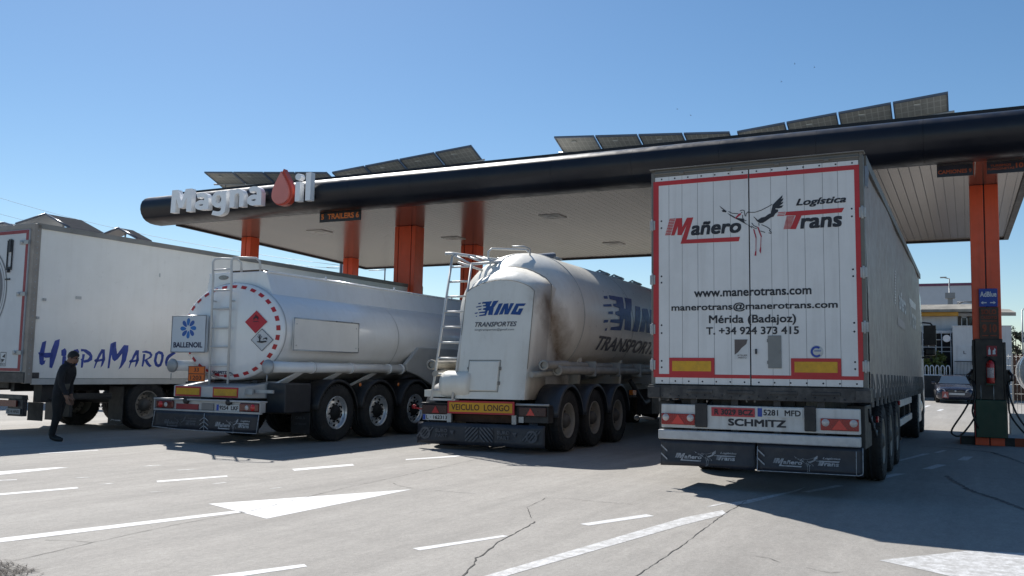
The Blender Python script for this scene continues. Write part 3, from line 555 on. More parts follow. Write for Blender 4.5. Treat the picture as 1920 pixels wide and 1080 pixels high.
# ------------------------------------------------------------------ lorry parts
def wheel_meshes(kind):
    wd = {'alloy': .19, 'single': .19, 'dual': .29}[kind]
    R0 = .525; p = [(.295, -wd + .03), (.32, -wd + .012), (.38, -wd), (.46, -wd), (.50, -wd + .02), (.518, -wd + .045)]
    for k in range(5):
        h = -wd + .06 + (2 * wd - .12) * k / 4
        p += [(R0, h - .012 * 3), (R0 - .012, h - .008), (R0 - .012, h + .008), (R0, h + .012 * 3)] if 0 < k < 4 else [(R0, h)]
    p += [(.518, wd - .045), (.50, wd - .02), (.46, wd), (.45, wd - .004), (.44, wd), (.38, wd), (.32, wd - .012), (.295, wd - .03)]
    m = MB(); m.lathe(p, n=40)
    for j in range(40):                                     # shoulder lugs
        q = 2 * math.pi * j / 40
        for sd in (-1, 1):
            c, s_ = math.cos(q), math.sin(q); t = .028
            pts = [(sd * (wd - .055), R0 + .003), (sd * (wd - .01), R0 - .012), (sd * (wd - .002), R0 - .04), (sd * (wd - .055), R0 - .04)]
            vs = [(h, r * c - e * s_, r * s_ + e * c) for e in (-t, t) for h, r in pts]
            m.add(vs, [(0, 1, 2, 3), (7, 6, 5, 4), (0, 4, 5, 1), (1, 5, 6, 2)])
    ty = m.mesh('wheel', RUBBER)
    m = MB()
    if kind == 'alloy':
        m.lathe([(.285, -wd + .03), (.30, wd - .04), (.305, wd - .015), (.29, wd - .012), (.280, wd - .05), (.262, wd - .095), (.235, wd - .10), (.20, wd - .075), (.15, wd - .06), (.145, wd - .06)], n=40)
        m.m = 1; m.lathe([(.146, wd - .062), (.14, wd - .075), (.12, wd - .02), (.085, wd + .005), (.06, wd + .02), (0, wd + .022)], n=24)
        for j in range(10):
            q = 2 * math.pi * j / 10; y, z = .232 * math.cos(q), .232 * math.sin(q)
            m.cyl((wd - .11, y, z), (wd - .086, y, z), .027, 12)
            q += .314; y, z = .165 * math.cos(q), .165 * math.sin(q); m.cyl((wd - .08, y, z), (wd - .035, y, z), .018, 6)
    else:
        m.lathe([(.285, -wd + .03), (.30, wd - .04), (.305, wd - .015), (.288, wd - .012), (.272, wd - .06), (.262, wd - .13), (.245, wd - .155), (.20, wd - .15), (.155, wd - .13), (.15, wd - .13)], n=40)
        m.m = 1; m.lathe([(.151, wd - .132), (.14, wd - .14), (.12, wd - .05), (.10, wd - .02), (.07, wd - .01), (.066, wd + .0), (0, wd)], n=24)
        for j in range(10):
            q = 2 * math.pi * j / 10; y, z = .225 * math.cos(q), .225 * math.sin(q); m.cyl((wd - .17, y, z), (wd - .148, y, z), .022, 10)
            q += .314; y, z = .17 * math.cos(q), .17 * math.sin(q); m.cyl((wd - .15, y, z), (wd - .105, y, z), .018, 6)
    rm = m.mesh('rim', [RIM, HOLE] if kind == 'alloy' else ([RIMP, M('hub_grimy', (.10, .09, .08), .6, var=.3)]))
    return ty, rm
_WH = {}
def wheel(root, kind, a, s, z=.52):
    if kind not in _WH: _WH[kind] = wheel_meshes(kind)
    ty, rm = _WH[kind]; o = bpy.data.objects.new('wheel', ty); COL.objects.link(o); o.parent = root
    side = 1 if a > 1.27 else -1; wd = .29 if kind == 'dual' else .19
    o.location = (a - 1.27 - side * wd, s, z); o.rotation_euler = (random.uniform(0, 3), 0, 0) if side > 0 else (random.uniform(0, 3), 0, math.pi)
    c = bpy.data.objects.new('rim', rm); COL.objects.link(c); c.parent = o
    return o
def axle_set(root, kind, ss, aR=2.53, aL=.01, z=.52):
    m = MB(-1.27)
    for s in ss:
        wheel(root, kind, aR, s, z); wheel(root, kind, aL, s, z)
        m.cyl((.3, s, .52), (2.24, s, .52), .07, 10); m.cyl((.75, s, .62), (.75, s, .9), .13, 12); m.cyl((1.79, s, .62), (1.79, s, .9), .13, 12)
        m.box(.55, .62, s - .28, s + .28, .60, .70); m.box(1.92, 1.99, s - .28, s + .28, .60, .70)
    m.obj('axle', DARK, root)
def lorry(name, label, cat, q):
    x, y, th, ro = q
    return empty(name, label, cat, (x + 1.27 * math.cos(th), y + 1.27 * math.sin(th), 0), (0, ro, th))
def fender(root, s, aR=2.56, w=.44, r=.60, a0=.12, a1=math.pi - .12, mat=None):
    for aa in (aR - w, 2.54 - aR):
        m = MB(-1.27); rr = [(r, 0), (r, w), (r - .015, w + .012), (r - .05, w + .012), (r - .05, w - .0), (r - .018, w - .01), (r - .018, .01), (r - .05, 0)]
        pts = [[(aa + h, s + q_ * math.cos(an), .52 + q_ * math.sin(an)) for q_, h in rr] for an in [a0 + (a1 - a0) * i / 18 for i in range(19)]]
        m.loft(pts); m.obj('fender', mat or DARK, root)
def chassis(root, s0, s1, z0=.82, z1=1.15, legs=None):
    m = MB(-1.27)
    for a in (.72, 1.72): m.box(a, a + .12, s0, s1, z0, z1)
    k = int((s1 - s0) / 1.1)
    for i in range(k + 1): s = s0 + (s1 - s0) * i / k; m.box(.84, 1.72, s - .04, s + .04, z0 + .06, z1 - .03)
    m.obj('chassis', DARK, root, bevel=.006)
    if legs:
        m = MB(-1.27)
        for a in (.35, 2.05): m.box(a, a + .14, legs, legs + .14, .35, 1.1); m.box(a + .02, a + .12, legs + .02, legs + .12, .12, .4); m.box(a - .06, a + .2, legs - .08, legs + .22, .06, .11)
        m.cyl((.4, legs + .07, .9), (2.1, legs + .07, .9), .03, 8); m.obj('landing_leg', DARK, root)
def tractor(root, s, paint, roof=3.7, z=.52):
    """the tractor unit coupled in front: cab, glass, mirrors, tanks, wheels"""
    m = MB(-1.27); f = s + 2.25
    side = [(s, 1.05), (s, roof - .15), (s + .5, roof), (s + 1.35, roof - .08), (f - .25, 2.75), (f, 1.75), (f + .03, .45), (f - .35, .38), (f - .35, .75), (f - .85, 1.12), (f - 1.5, 1.12)]
    m.prism(side, 'yz', .05, 2.49); c = m.obj('cab', paint, root, bevel=.06)
    m = MB(-1.27)
    m.poly([(.22, f - .243, 2.74), (2.32, f - .243, 2.74), (2.36, f + .006, 1.82), (.18, f + .006, 1.82)])
    for a in (.042, 2.498): m.poly([(a, f - .95, 1.9), (a, f - .12, 1.9), (a, f - .38, 2.62), (a, f - .95, 2.62)])
    m.objs('window', GLASS, root)
    m = MB(-1.27)
    for a, sg_ in ((.05, -1), (2.49, 1)):
        m.box(*sorted((a + sg_ * .03, a + sg_ * .34)), f - .35, f - .22, 2.28, 2.82); m.box(*sorted((a + sg_ * .03, a + sg_ * .32)), f - .35, f - .22, 2.0, 2.22)
        m.tube([(a, f - .3, 2.9), (a + sg_ * .2, f - .29, 2.88), (a + sg_ * .34, f - .29, 2.7)], .025, 6); m.tube([(a, f - .3, 1.95), (a + sg_ * .2, f - .29, 1.96)], .025, 6)
    m.objs('mirror', PUMPB, root, bevel=.05)
    m = MB(-1.27); m.box(.75, .85, s - 2.6, f - .5, .7, .95); m.box(1.7, 1.8, s - 2.6, f - .5, .7, .95); m.box(.85, 1.7, s - 1.9, s - 1.2, .95, 1.12); m.obj('tractor_chassis', DARK, root)
    m = MB(-1.27)
    for a in (.06, 1.92): m.lathe([(0, 0), (.28, 0), (.30, .03), (.30, 1.1), (.28, 1.13), (0, 1.13)], (a + .3, s - .75, .68), 'y', 20)
    m.objs('fuel_tank', ALU, root)
    for ss in (f - 1.25, s - 1.55):
        k = 'single' if ss > s else 'dual'; wheel(root, k, 2.5, ss, z); wheel(root, k, .04, ss, z)
def plate(root, a0, a1, s, z0, z1, txt, bold=.0, mat=None, tm=None, eu=True):
    p = MB(-1.27).box(a0, a1, s - .008, s, z0, z1).obj('number_plate', mat or PLATEW, root)
    m = MB(-1.27); e = (a1 - a0) * (.11 if eu else .04)
    if eu: m.m = 1; m.poly([(a0 + .004, s - .0105, z0 + .004), (a0 + e, s - .0105, z0 + .004), (a0 + e, s - .0105, z1 - .004), (a0 + .004, s - .0105, z1 - .004)]); m.m = 0
    h = z1 - z0; m.text(txt, (a0 + e + .015, a1 - .02, z0 + h * .18, z1 - h * .18), rear(s - .0105), bold); m.obj('lettering', [tm or BLACK, BLUE], p)
def marker(root, a0, a1, s, z0, z1, b=.035):
    o = MB(-1.27).box(a0, a1, s - .006, s, z0, z1).obj('reflective_marker', RED, root)
    m = MB(-1.27).box(a0 + b, a1 - b, s - .010, s - .0065, z0 + b, z1 - b).obj('yellow_field', YELLOW, o); return o
def stork_logo(m, fn, parts=('b', 'l', 'r'), lw=.0035):
    pass

# ------------------------------------------------------------------ lorry with grey curtain sides (nearest)
T0 = lorry('curtain_side_lorry', 'nearest lorry, grey curtain sides and white rear doors with red border and stork', 'lorry', (-3.562, 11.026, 0., -.009)); X = -1.27; L = 13.6
m = MB(X); m.box(.03, 2.52, .06, L, 1.20, 1.26); m.obj('load_floor', DARK, T0)
m = MB(X); m.box(.02, 2.53, .10, L - .02, 3.90, 3.965); m.obj('roof', M('roof_sheet', (.4, .4, .4), .6), T0)
m = MB(X); m.box(.06, 2.49, L - .08, L, 1.2, 3.92); m.obj('front_wall', WHITE, T0)
# rear frame: two posts, header with gutter
m = MB(X)
m.box(-.005, .045, .0, .12, 1.10, 3.965); m.box(2.505, 2.555, .0, .12, 1.10, 3.965)
m.box(.045, 2.505, .0, .12, 3.905, 3.99); m.box(-.02, 2.57, -.03, .13, 3.99, 4.005)
m.tube([(.04, -.005, 3.945), (2.51, -.005, 3.945)], .016, 6)
for a in (.4, 1.0, 1.58, 2.15): m.box(a - .03, a + .03, -.03, -.0, 3.915, 3.95)
m.obj('rear_frame', GREYP, T0, bevel=.008)
lines = ([.23, .40, .60, .80, 1.01], [1.50, 1.69, 1.89, 2.10, 2.27])
for (a0, a1), ln in (((.045, 1.232), lines[0]), ((1.243, 2.505), lines[1])):
    m = MB(X); e = [a0] + ln + [a1]
    for p, q in zip(e, e[1:]): m.box(p + .0028, q - .0028, .0, .035, 1.265, 3.90)
    m.m = 1; m.box(a0 + .004, a1 - .004, .004, .03, 1.268, 3.897)
    d = m.obj('rear_door', [PANEL, SEAM], T0)
    m = MB(X)                                              # red border stripe of this leaf
    b = .055; z0, z1 = 1.345, 3.845
    if a0 < .5: rects = [(a0 - .02 + .0, a0 + b - .005, z0, z1), (a0 + b - .005, a1 - .004, z1 - b, z1), (a0 + b - .005, a1 - .004, z0, z0 + .042)]
    else: rects = [(a1 - b + .005, a1 + .005, z0, z1), (a0 + .004, a1 - b + .005, z1 - b, z1), (a0 + .004, a1 - b + .005, z0, z0 + .042)]
    for p in rects: m.box(p[0], p[1], -.003, .0, p[2], p[3])
    m.obj('red_border', RED, d)
    m = MB(X)                                              # rivets along top and bottom
    for i in range(7):
        a = a0 + .09 + (a1 - a0 - .16) * i / 6
        for z in (3.872, 1.30): m.lathe([(0, -.005), (.008, -.004), (.011, 0)], (a, .0, z), 'y', 8)
    for z in (3.33, 3.24, 2.62, 2.54, 2.0, 1.9, 1.55, 1.47): m.lathe([(0, -.005), (.009, -.004), (.012, 0)], ((a0 + .085 if a0 < .5 else a1 - .085), .0, z), 'y', 8)
    m.obj('rivets', BLACK, d)
    m = MB(X); aa = -.02 if a0 < .5 else 2.50
    for z in (3.28, 2.58, 1.95, 1.50): m.box(aa, aa + .07, -.012, .05, z - .06, z + .06); m.cyl((aa + .035, -.015, z - .075), (aa + .035, -.015, z + .075), .014, 8)
    m.objs('hinge', GALV, d, bevel=.004)
m = MB(X); aa = (-.022, 2.572)
for a in (1.19, 1.285): m.cyl((a, -.012, 1.06), (a, -.012, 1.24), .012, 8)
m.objs('locking_bar', GREYP, T0)
y_ = -.0035; f_ = rear(y_)
m = MB(X); m.text('www.manerotrans.com', (.55, 1.955, 2.342, 2.43), f_, .02); m.text('manerotrans@manerotrans.com', (.26, 2.245, 2.155, 2.265), f_, .02)
m.text('Mérida (Badajoz)', (.735, 1.775, 1.985, 2.115), f_, .02); m.text('T. +34 924 373 415', (.70, 1.805, 1.875, 1.968), f_, .02)
m.obj('contact_lettering', BLACK, T0)
def manero(root, fn, red, black, oblique=.28, stork=True, full=True, pink=None):
    """the red M and T with their speed stripes, the dark words and the flying stork"""
    m = MB(X)
    mt_ = MB(X); mt_.poly([fn(a, z) for a, z in TLOGO[0]])
    for p in MLOGO: m.poly([fn(a, z) for a, z in p])
    for i in range(11):                                    # speed stripes
        t0 = i / 11; t1 = t0 + .058
        def st(t, z0, z1, lx0, lx1, rx0, rx1): z = z1 + (z0 - z1) * t; return (lx0 + (lx1 - lx0) * t, z), (rx0 + (rx1 - rx0) * t, z)
        for g, mm in (((3.137, 3.353, .240, .176, .315, .249), m), ((3.13, 3.287, 1.683, 1.645, 1.777, 1.726), mt_)):
            a, b = st(t0, *g); c, d = st(t1, *g); mm.poly([fn(*a), fn(*b), fn(*d), fn(*c)])
    for z in (3.345, 3.326, 3.308): mt_.poly([fn(1.575 + (z - 3.3) * .3, z), fn(1.66 + (z - 3.3) * .3, z), fn(1.656 + (z - 3.3) * .3, z - .009), fn(1.571 + (z - 3.3) * .3, z - .009)])
    m.obj('logo_mark', red, root); mt_.obj('logo_mark', red, root)
    for wd_, bx_, b_, s_ in (('añero', (.515, 1.142, 3.122, 3.292), .028, .16), ('Logística', (1.795, 2.36, 3.385, 3.492), .026, .3), ('rans', (1.84, 2.312, 3.126, 3.255), .028, .12)):
        MB(X).text(wd_, bx_, fn, b_, s_).obj('logo_lettering', black, root)
    if stork:
        m = MB(X)
        for p in STK_B: m.poly([fn(a, z) for a, z in p])
        for p in STK_L:
            for (a, z), (c, d) in zip(p, p[1:]):
                q = math.hypot(c - a, d - z) or 1; nx, nz = -(d - z) / q * .0042, (c - a) / q * .0042
                m.poly([fn(a - nx, z - nz), fn(c - nx, d - nz), fn(c + nx, d + nz), fn(a + nx, z + nz)])
        o = m.obj('stork_emblem', black, root)
        m = MB(X); f2 = (lambda a, z: tuple(Vector(fn(a, z)) + Vector((0, -.0015, 0)))) if not pink is None else fn
        for p in STK_R: m.poly([f2(a, z) for a, z in p])
        m.obj('stork_legs_and_bill', pink or black, o)
manero(T0, f_, RED, BLACK, pink=M('stork_red', (.40, .02, .05), .5))
# stickers
m = MB(X); m.box(1.045, 1.215, -.004, -.0, 1.575, 1.82); st = m.obj('sticker', M('sticker_white', (.62, .63, .63), .5), T0)
m = MB(X); m.poly([(1.048, -.0055, 1.63), (1.048, -.0055, 1.815), (1.205, -.0055, 1.815), (1.19, -.0055, 1.76), (1.13, -.0055, 1.71), (1.09, -.0055, 1.66)])
m.text('ATELIER', (1.08, 1.20, 1.613, 1.632), rear(-.0055), .01); m.text('MERTO', (1.09, 1.19, 1.585, 1.604), rear(-.0055), .01); m.obj('print', M('sticker_brown', (.12, .10, .095), .6), st)
m = MB(X); m.box(1.445, 1.60, -.012, -.0, 1.47, 1.86); m.box(1.435, 1.445, -.016, 0, 1.78, 1.82); m.box(1.435, 1.445, -.016, 0, 1.52, 1.56); m.box(1.58, 1.602, -.018, -.012, 1.65, 1.68)
m.obj('document_box', M('box_grey', (.22, .225, .22), .5, damt=.3), T0, bevel=.004)
m = MB(X); m.lathe([(0, -.004), (.072, -.004), (.075, 0)], (2.0, 0, 1.668), 'y', 28); st = m.obj('round_sticker', PLATEW, T0)
m = MB(X); n_ = 24
for i in range(n_):
    q0, q1 = .9 + 4.6 * i / n_, .9 + 4.6 * (i + 1) / n_
    m.poly([(2.0 + r * math.cos(q), -.0055, 1.668 + r * math.sin(q)) for r, q in ((.066, q0), (.066, q1), (.042, q1), (.042, q0))])
m.box(1.975, 2.05, -.0065, -.0045, 1.672, 1.682); m.obj('print', BLUE, st)
m = MB(X); m.box(1.295, 1.315, -.02, 0, 1.64, 1.70); m.obj('lock', BLACK, T0)
marker(T0, .23, .80, -.003, 1.385, 1.59, .04); marker(T0, 1.71, 2.27, -.003, 1.385, 1.59, .04)
# sill, light bar, plates, bumper, flaps
m = MB(X); m.box(-.03, 2.575, -.03, .3, 1.085, 1.25); m.box(-.04, .12, -.045, -.03, 1.09, 1.23); m.box(2.42, 2.585, -.045, -.03, 1.09, 1.23)
for a in (.62, 1.12, 1.62, 2.1): m.box(a - .16, a + .16, -.042, -.03, 1.16, 1.20)
for i in range(22): m.lathe([(0, -.012), (.012, -.008), (.014, 0)], (.14 + i * .108, -.03, 1.115 + .02 * (i % 2)), 'y', 6)
m.obj('rear_sill', DARK2, T0, bevel=.01)
m = MB(X); m.box(.13, 2.46, -.02, .10, .725, 1.015); m.obj('light_panel', M('light_panel_white', (.60, .60, .585), .45, var=.06, dirt=(.25, .23, .2), damt=.35, streak=.35), T0, bevel=.01)
for a0, a1, z0, z1 in ((.14, .56, .765, .90), (2.035, 2.45, .765, .90)):
    m = MB(X); m.box(a0, a1, -.045, -.02, z0, z1); lo = m.obj('tail_light', LAMP, T0, bevel=.006)
    m = MB(X); c = (a0 + a1) / 2; m.prism([(c - .085, z0 + .012), (c + .085, z0 + .012), (c, z1 - .012)], 'xz', -.052, -.0455); m.obj('triangle_reflector', LAMPB, lo)
    m = MB(X)
    for a in (a0 + .055, a1 - .055): m.lathe([(0, -.02), (.03, -.014), (.043, 0)], (a, -.0455, z1 - .048), 'y', 16)
    m.objs('clear_lens', LAMPC, lo)
for a0, a1 in ((.565, .715), (1.855, 1.985)):
    m = MB(X); m.box(a0, a1, -.05, -.02, .745, 1.035); m.lathe([(0, -.008), (.01, 0)], (a0 + .03, -.05, .95), 'y', 6); m.lathe([(0, -.008), (.01, 0)], (a0 + .09, -.05, .95), 'y', 6); m.obj('rubber_buffer', DARK, T0, bevel=.01)
plate(T0, .765, 1.285, -.022, .885, .992, 'R 3029 BCZ', .03, mat=M('plate_red', (.42, .035, .05), .4, var=.08), eu=False); plate(T0, 1.315, 1.835, -.022, .892, 1.0, '5281  MFD', .022)
m = MB(X); m.text('SCHMITZ', (.965, 1.645, .775, .862), rear(-.0225), .034); m.obj('maker_lettering', BLACK, T0)
m = MB(X); m.box(.10, 2.465, -.06, .06, .585, .70); m.obj('underrun_bar', M('bar_white', (.52, .53, .54), .4, metal=.2, var=.1, dirt=(.2, .19, .18), damt=.55, vs=5), T0, bevel=.012)
m = MB(X)
for a in (.5, 1.0, 1.5, 2.0): m.box(a, a + .08, .0, .12, .6, 1.1)
m.box(.35, .62, .12, .3, 1.02, 1.08); m.objs('bumper_bracket', DARK, T0)
for a0, a1 in ((.13, 1.285), (1.31, 2.49)):
    m = MB(X); nx, nz = 14, 6
    z0 = .262
    rows = [[(a0 + (a1 - a0) * i / nx, -.02 - .03 * (1 - j / nz) ** 2, z0 + (.585 - z0) * j / nz + (.012 * math.sin(i / nx * 3.1) if j == 0 else 0)) for i in range(nx + 1)] for j in range(nz + 1)]
    m.loft(rows, cap=False, closed=False); fo_ = m.obj('mud_flap', FLAP, T0); sm_ = fo_.modifiers.new('thick', 'SOLIDIFY'); sm_.thickness = .012; sm_.offset = 0
    k = (a1 - a0) / 2.3 * .88; oa = a0 + .18; oz = .325
    fl = lambda a, z, oa=oa, oz=oz: (oa + (a - .17) * .345, -.068 - .0 * z, oz + (z - 3.0) * .27)
    fl2 = lambda a, z, fl=fl: (fl(a, z)[0], -.022 - .033 * (1 - max(0, (fl(a, z)[2] - .262) / .323)) ** 2 - .0125, fl(a, z)[2])
    manero(fo_, fl2, FLAPT, FLAPT)
    m = MB(X)
    for z in (.47, .37): m.poly([(a0 + .01, -.064, z + .05), (a0 + .01, -.064, z + .03), (a0 + .09, -.066, z - .04), (a0 + .09, -.066, z - .02)])
    if a0 > 1:
        for p in (((a0 + .003, .55), (a0 + .003, .27), (a0 + .01, .265), (a1 - .05, .272), (a1 - .012, .285), (a1 - .004, .31), (a1 - .004, .58)), ((a1 - .075, .28), (a1 - .075, .54))):
            m.tube([(a, -.058 if z < .45 else -.035, z) for a, z in p], .005, 5)
    m.obj('flap_stripe', FLAPT, fo_)
# curtains
for a, nm in ((2.55, 1), (-.01, -1)):
    m = MB(X); ns, nz = 150, 16; rows = []
    for j in range(nz + 1):
        t = j / nz; z = 1.16 + (3.88 - 1.16) * t; row = []
        for i in range(ns + 1):
            s = .13 + (L - .16) * i / ns
            fold = .014 * math.sin(s * 2 * math.pi / .62) * max(0, 1 - t * 2.2) ** 1.5 + .006 * math.sin(s * 1.7 + t * 2) + .008 * math.sin(s * .9 + 5 * t)
            zz = z + (.05 * abs(math.sin(s * math.pi / .62)) if j == 0 else 0)
            row.append((a + nm * fold, s, zz))
        rows.append(row)
    m.loft(rows, cap=False, closed=False); c_ = m.obj('curtain', CURT, T0)
    m = MB(X)
    m.box(min(a, a + nm * .03), max(a, a + nm * .03), .12, L, 3.86, 3.975); m.obj('curtain_rail', GREYP, c_)
    m = MB(X)
    for i in range(22):
        s = .42 + i * .61; m.box(min(a, a + nm * .025), max(a, a + nm * .025), s - .022, s + .022, 1.03, 1.42); m.box(min(a, a + nm * .045), max(a, a + nm * .045), s - .03, s + .03, 1.14, 1.24)
        m.tube([(a + nm * .02, s, 1.40), (a + nm * .03, s + .12, 1.26), (a + nm * .02, s + .16, 1.10)], .008, 5)
    m.objs('strap_buckle', M('strap_grey', (.20, .195, .19), .6, var=.3, damt=.4), c_)
    if nm > 0:
        def S_(aa, z):                                      # print follows the billows of the sheet
            s = 4.45 + (aa - .17) * 3.1; zz = 2.2 + (z - 3.0) * 2.55; t = (zz - 1.16) / 2.72
            return (a + .014 * math.sin(s * 2 * math.pi / .62) * max(0, 1 - t * 2.2) ** 1.5 + .006 * math.sin(s * 1.7 + t * 2) + .008 * math.sin(s * .9 + 5 * t) + .006, s, zz)
        m = MB(X)
        for p in [TLOGO[0]]: m.poly([S_(q[0] - .02, q[1] - .02) for q in p])
        for i in range(12): z = 3.36 - i * .019; m.poly([S_(.25 - (3.36 - z) * .3, z), S_(.31 - (3.36 - z) * .3, z), S_(.307 - (3.36 - z) * .3, z - .010), S_(.247 - (3.36 - z) * .3, z - .010)])
        m.text('rans', (1.9, 2.3, 3.1, 3.22), S_, .02, .12); m.text('añero', (.56, 1.14, 3.14, 3.27), S_, .02, .14); m.obj('faded_print', CURTL, c_)
        m = MB(X); m.poly([S_(*p) for p in ((.40, 3.02), (.42, 3.075), (1.0, 3.075), (.98, 3.02))]); m.obj('faded_stripe', CURTR, c_)
# torn tarp corner at the top right
m = MB(X); m.loft([[(2.555, .13, 3.97), (2.575, .2, 3.96), (2.565, .5, 3.90)], [(2.56, .12, 3.8), (2.60, .2, 3.78), (2.575, .38, 3.74)], [(2.558, .12, 3.62), (2.585, .17, 3.60), (2.565, .24, 3.6)]], cap=False, closed=False)
m.obj('torn_corner', M('tarp_bluegrey', (.16, .18, .22), .5, var=.4, vs=8), T0)
chassis(T0, .2, 12.6, .80, 1.12, legs=10.2); axle_set(T0, 'single', (2.35, 3.66, 4.97))
m = MB(X)
for a in (2.47, .03):
    for z in (.55, .88): m.box(a, a + .035, 6.0, 9.6, z, z + .12)
m.objs('side_guard', M('guard_white', (.55, .54, .51), .5, damt=.4), T0)
m = MB(X)
for a in (2.42, .06):
    for s in (6.2, 7.8, 9.4): m.box(a, a + .05, s, s + .05, .5, 1.12)
m.box(2.3, 2.5, .15, .9, .55, 1.05); m.box(.05, .25, .15, .9, .55, 1.05); m.box(1.95, 2.5, 5.5, 5.95, .5, 1.05); m.box(1.9, 2.45, 9.8, 10.05, .6, 1.05)
m.objs('side_locker', DARK, T0, bevel=.01)
m = MB(X)
for i in range(3): m.tube([(2.5, .5 + i * .3, 1.0 - .1 * i), (2.52, .6 + i * .3, .85 - .1 * i), (2.5, .9 + i * .3, .9 - .1 * i)], .018, 6)
m.tube([(.02, .05, .82), (-.12, .02, .84), (-.2, .0, .83)], .012, 6); m.lathe([(0, -.02), (.03, -.015), (.035, .015), (0, .02)], (-.2, 0, .83), 'y', 12); m.objs('air_hose', DARK, T0)
m = MB(X); m.cyl((2.53, 1.15, .86), (2.56, 1.15, .86), .04, 12); m.cyl((2.52, 5.2, .97), (2.56, 5.2, .97), .035, 12); m.objs('side_marker', LAMP, T0)
tractor(T0, 14.0, M('cab_white', (.62, .62, .60), .3, coat=.4))
m = MB(X)
for a in (2.46, .03): m.box(a, a + .05, 12.55, 13.6, .35, 1.05)
m.objs('tractor_skirt', M('skirt_white', (.6, .59, .56), .4, damt=.25), T0, bevel=.02)

# ------------------------------------------------------------------ white fuel tanker
T1 = lorry('fuel_tanker', 'white fuel tanker with round rear end, red hazard diamond and blue flower sign', 'tanker', (-12.984, 11.621, -.011, -.007))
ca, cz, ra, rz, s0, s1 = 1.235, 1.965, 1.22, .875, .56, 12.1
def ell(s, k=1., n=64): return [(ca + ra * k * math.cos(2 * math.pi * i / n), s, cz + rz * k * math.sin(2 * math.pi * i / n)) for i in range(n)]
m = MB(X)
m.loft([ell(s0 - .10, .02), ell(s0 - .098, .35), ell(s0 - .085, .65), ell(s0 - .055, .86), ell(s0 - .02, .96), ell(s0 + .01, .992), ell(s0 + .04, 1.), ell(4.8, 1.), ell(s1, 1.), ell(s1 + .06, .95), ell(s1 + .1, .02)])
tank = m.obj('tank', TANKW, T1)
def tank_s(a, z):                                          # depth of the dished rear end
    k = math.hypot((a - ca) / ra, (z - cz) / rz)
    t = [(0, s0 - .10), (.35, s0 - .098), (.65, s0 - .085), (.86, s0 - .055), (.96, s0 - .02), (1.0, s0 + .04)]
    for (k0, v0), (k1, v1) in zip(t, t[1:]):
        if k <= k1: return v0 + (v1 - v0) * (k - k0) / (k1 - k0)
    return s0 + .04
m = MB(X); n_ = 30
for i in range(n_):                                        # red conspicuity dashes round the end
    q = 2 * math.pi * (i + .3) / n_
    dq = .055
    pts = []
    for r, qq in ((.945, q - dq), (.945, q + dq), (.885, q + dq), (.885, q - dq)):
        a, z = ca + ra * r * math.cos(qq), cz + rz * r * math.sin(qq); pts.append((a, tank_s(a, z) - .006, z))
    m.poly(pts)
m.obj('red_dashes', RED, tank)
m = MB(X); m.loft([[(p[0], s0 + .03, p[2]) for p in ell(0, 1.003)], [(p[0], s0 + .055, p[2]) for p in ell(0, 1.003)]], cap=False); m.loft([ell(4.0, 1.0025), ell(4.03, 1.0025)], cap=False); m.loft([ell(8.0, 1.0025), ell(8.03, 1.0025)], cap=False)
m.objs('weld_band', M('tank_seam', (.48, .48, .47), .4), tank)
# walkway coaming on top
m = MB(X); prof = [(.42, 2.60), (.50, 3.02), (.58, 3.045), (1.80, 3.045), (1.88, 3.02), (2.06, 2.56)]
m.loft([[(a, .68, z) for a, z in prof], [(a, s1 - .3, z) for a, z in prof]], sm=False); co_ = m.obj('walkway_coaming', TANKW, T1, bevel=.015)
m = MB(X); m.tube([(1.90, .7, 3.03), (1.90, s1 - .4, 3.03)], .02, 6); m.tube([(.48, .7, 3.03), (.48, s1 - .4, 3.03)], .02, 6)
for s in (2.3, 4.6, 7.0, 9.4): m.cyl((1.9, s, 3.03), (1.9, s, 3.10), .02, 6); m.box(.9, 1.5, s - .3, s + .3, 3.045, 3.09)
m.objs('top_rail', TANKW, co_)
m = MB(X); pts = [(.86 + .11 * math.cos(q), .475, 2.955 + .04 * math.sin(q)) for q in [2 * math.pi * i / 20 for i in range(20)]]
m.prism([(p[0], p[2]) for p in pts], 'xz', .655, .68); m.obj('work_light', M('lamp_smoky', (.25, .24, .22), .15, var=.4, vs=30, coat=.5), co_)
# ladder and hand loops
m = MB(X); PT = M('ladder_white', (.62, .62, .60), .4, var=.12, dirt=(.3, .29, .27), damt=.4)
for a in (.90, 1.345): m.tube([(a, .40, .98), (a, .38, 2.9), (a, .36, 3.20), (a + .03, .38, 3.26), (a + .1, .45, 3.275)] + [(a + .40, .55, 3.26), (a + .46, .58, 3.20), (a + .46, .6, 3.03)], .021, 8)
for z in (1.35, 1.68, 2.02, 2.36, 2.69): m.tube([(.90, .39, z), (1.345, .39, z)], .017, 6)
m.tube([(.9, .38, 3.06), (1.345, .38, 3.06)], .017, 6)
for z in (1.2, 2.5): m.cyl((.9, .4, z), (.9, .52, z), .015, 6); m.cyl((1.345, .4, z), (1.345, .52, z), .015, 6)
m.obj('ladder', PT, T1)
m = MB(X); m.box(1.0, 1.75, .7, 1.1, 3.05, 3.075); m.obj('step_tread', M('tread_rusty', (.13, .09, .06), .8, var=.4), co_)
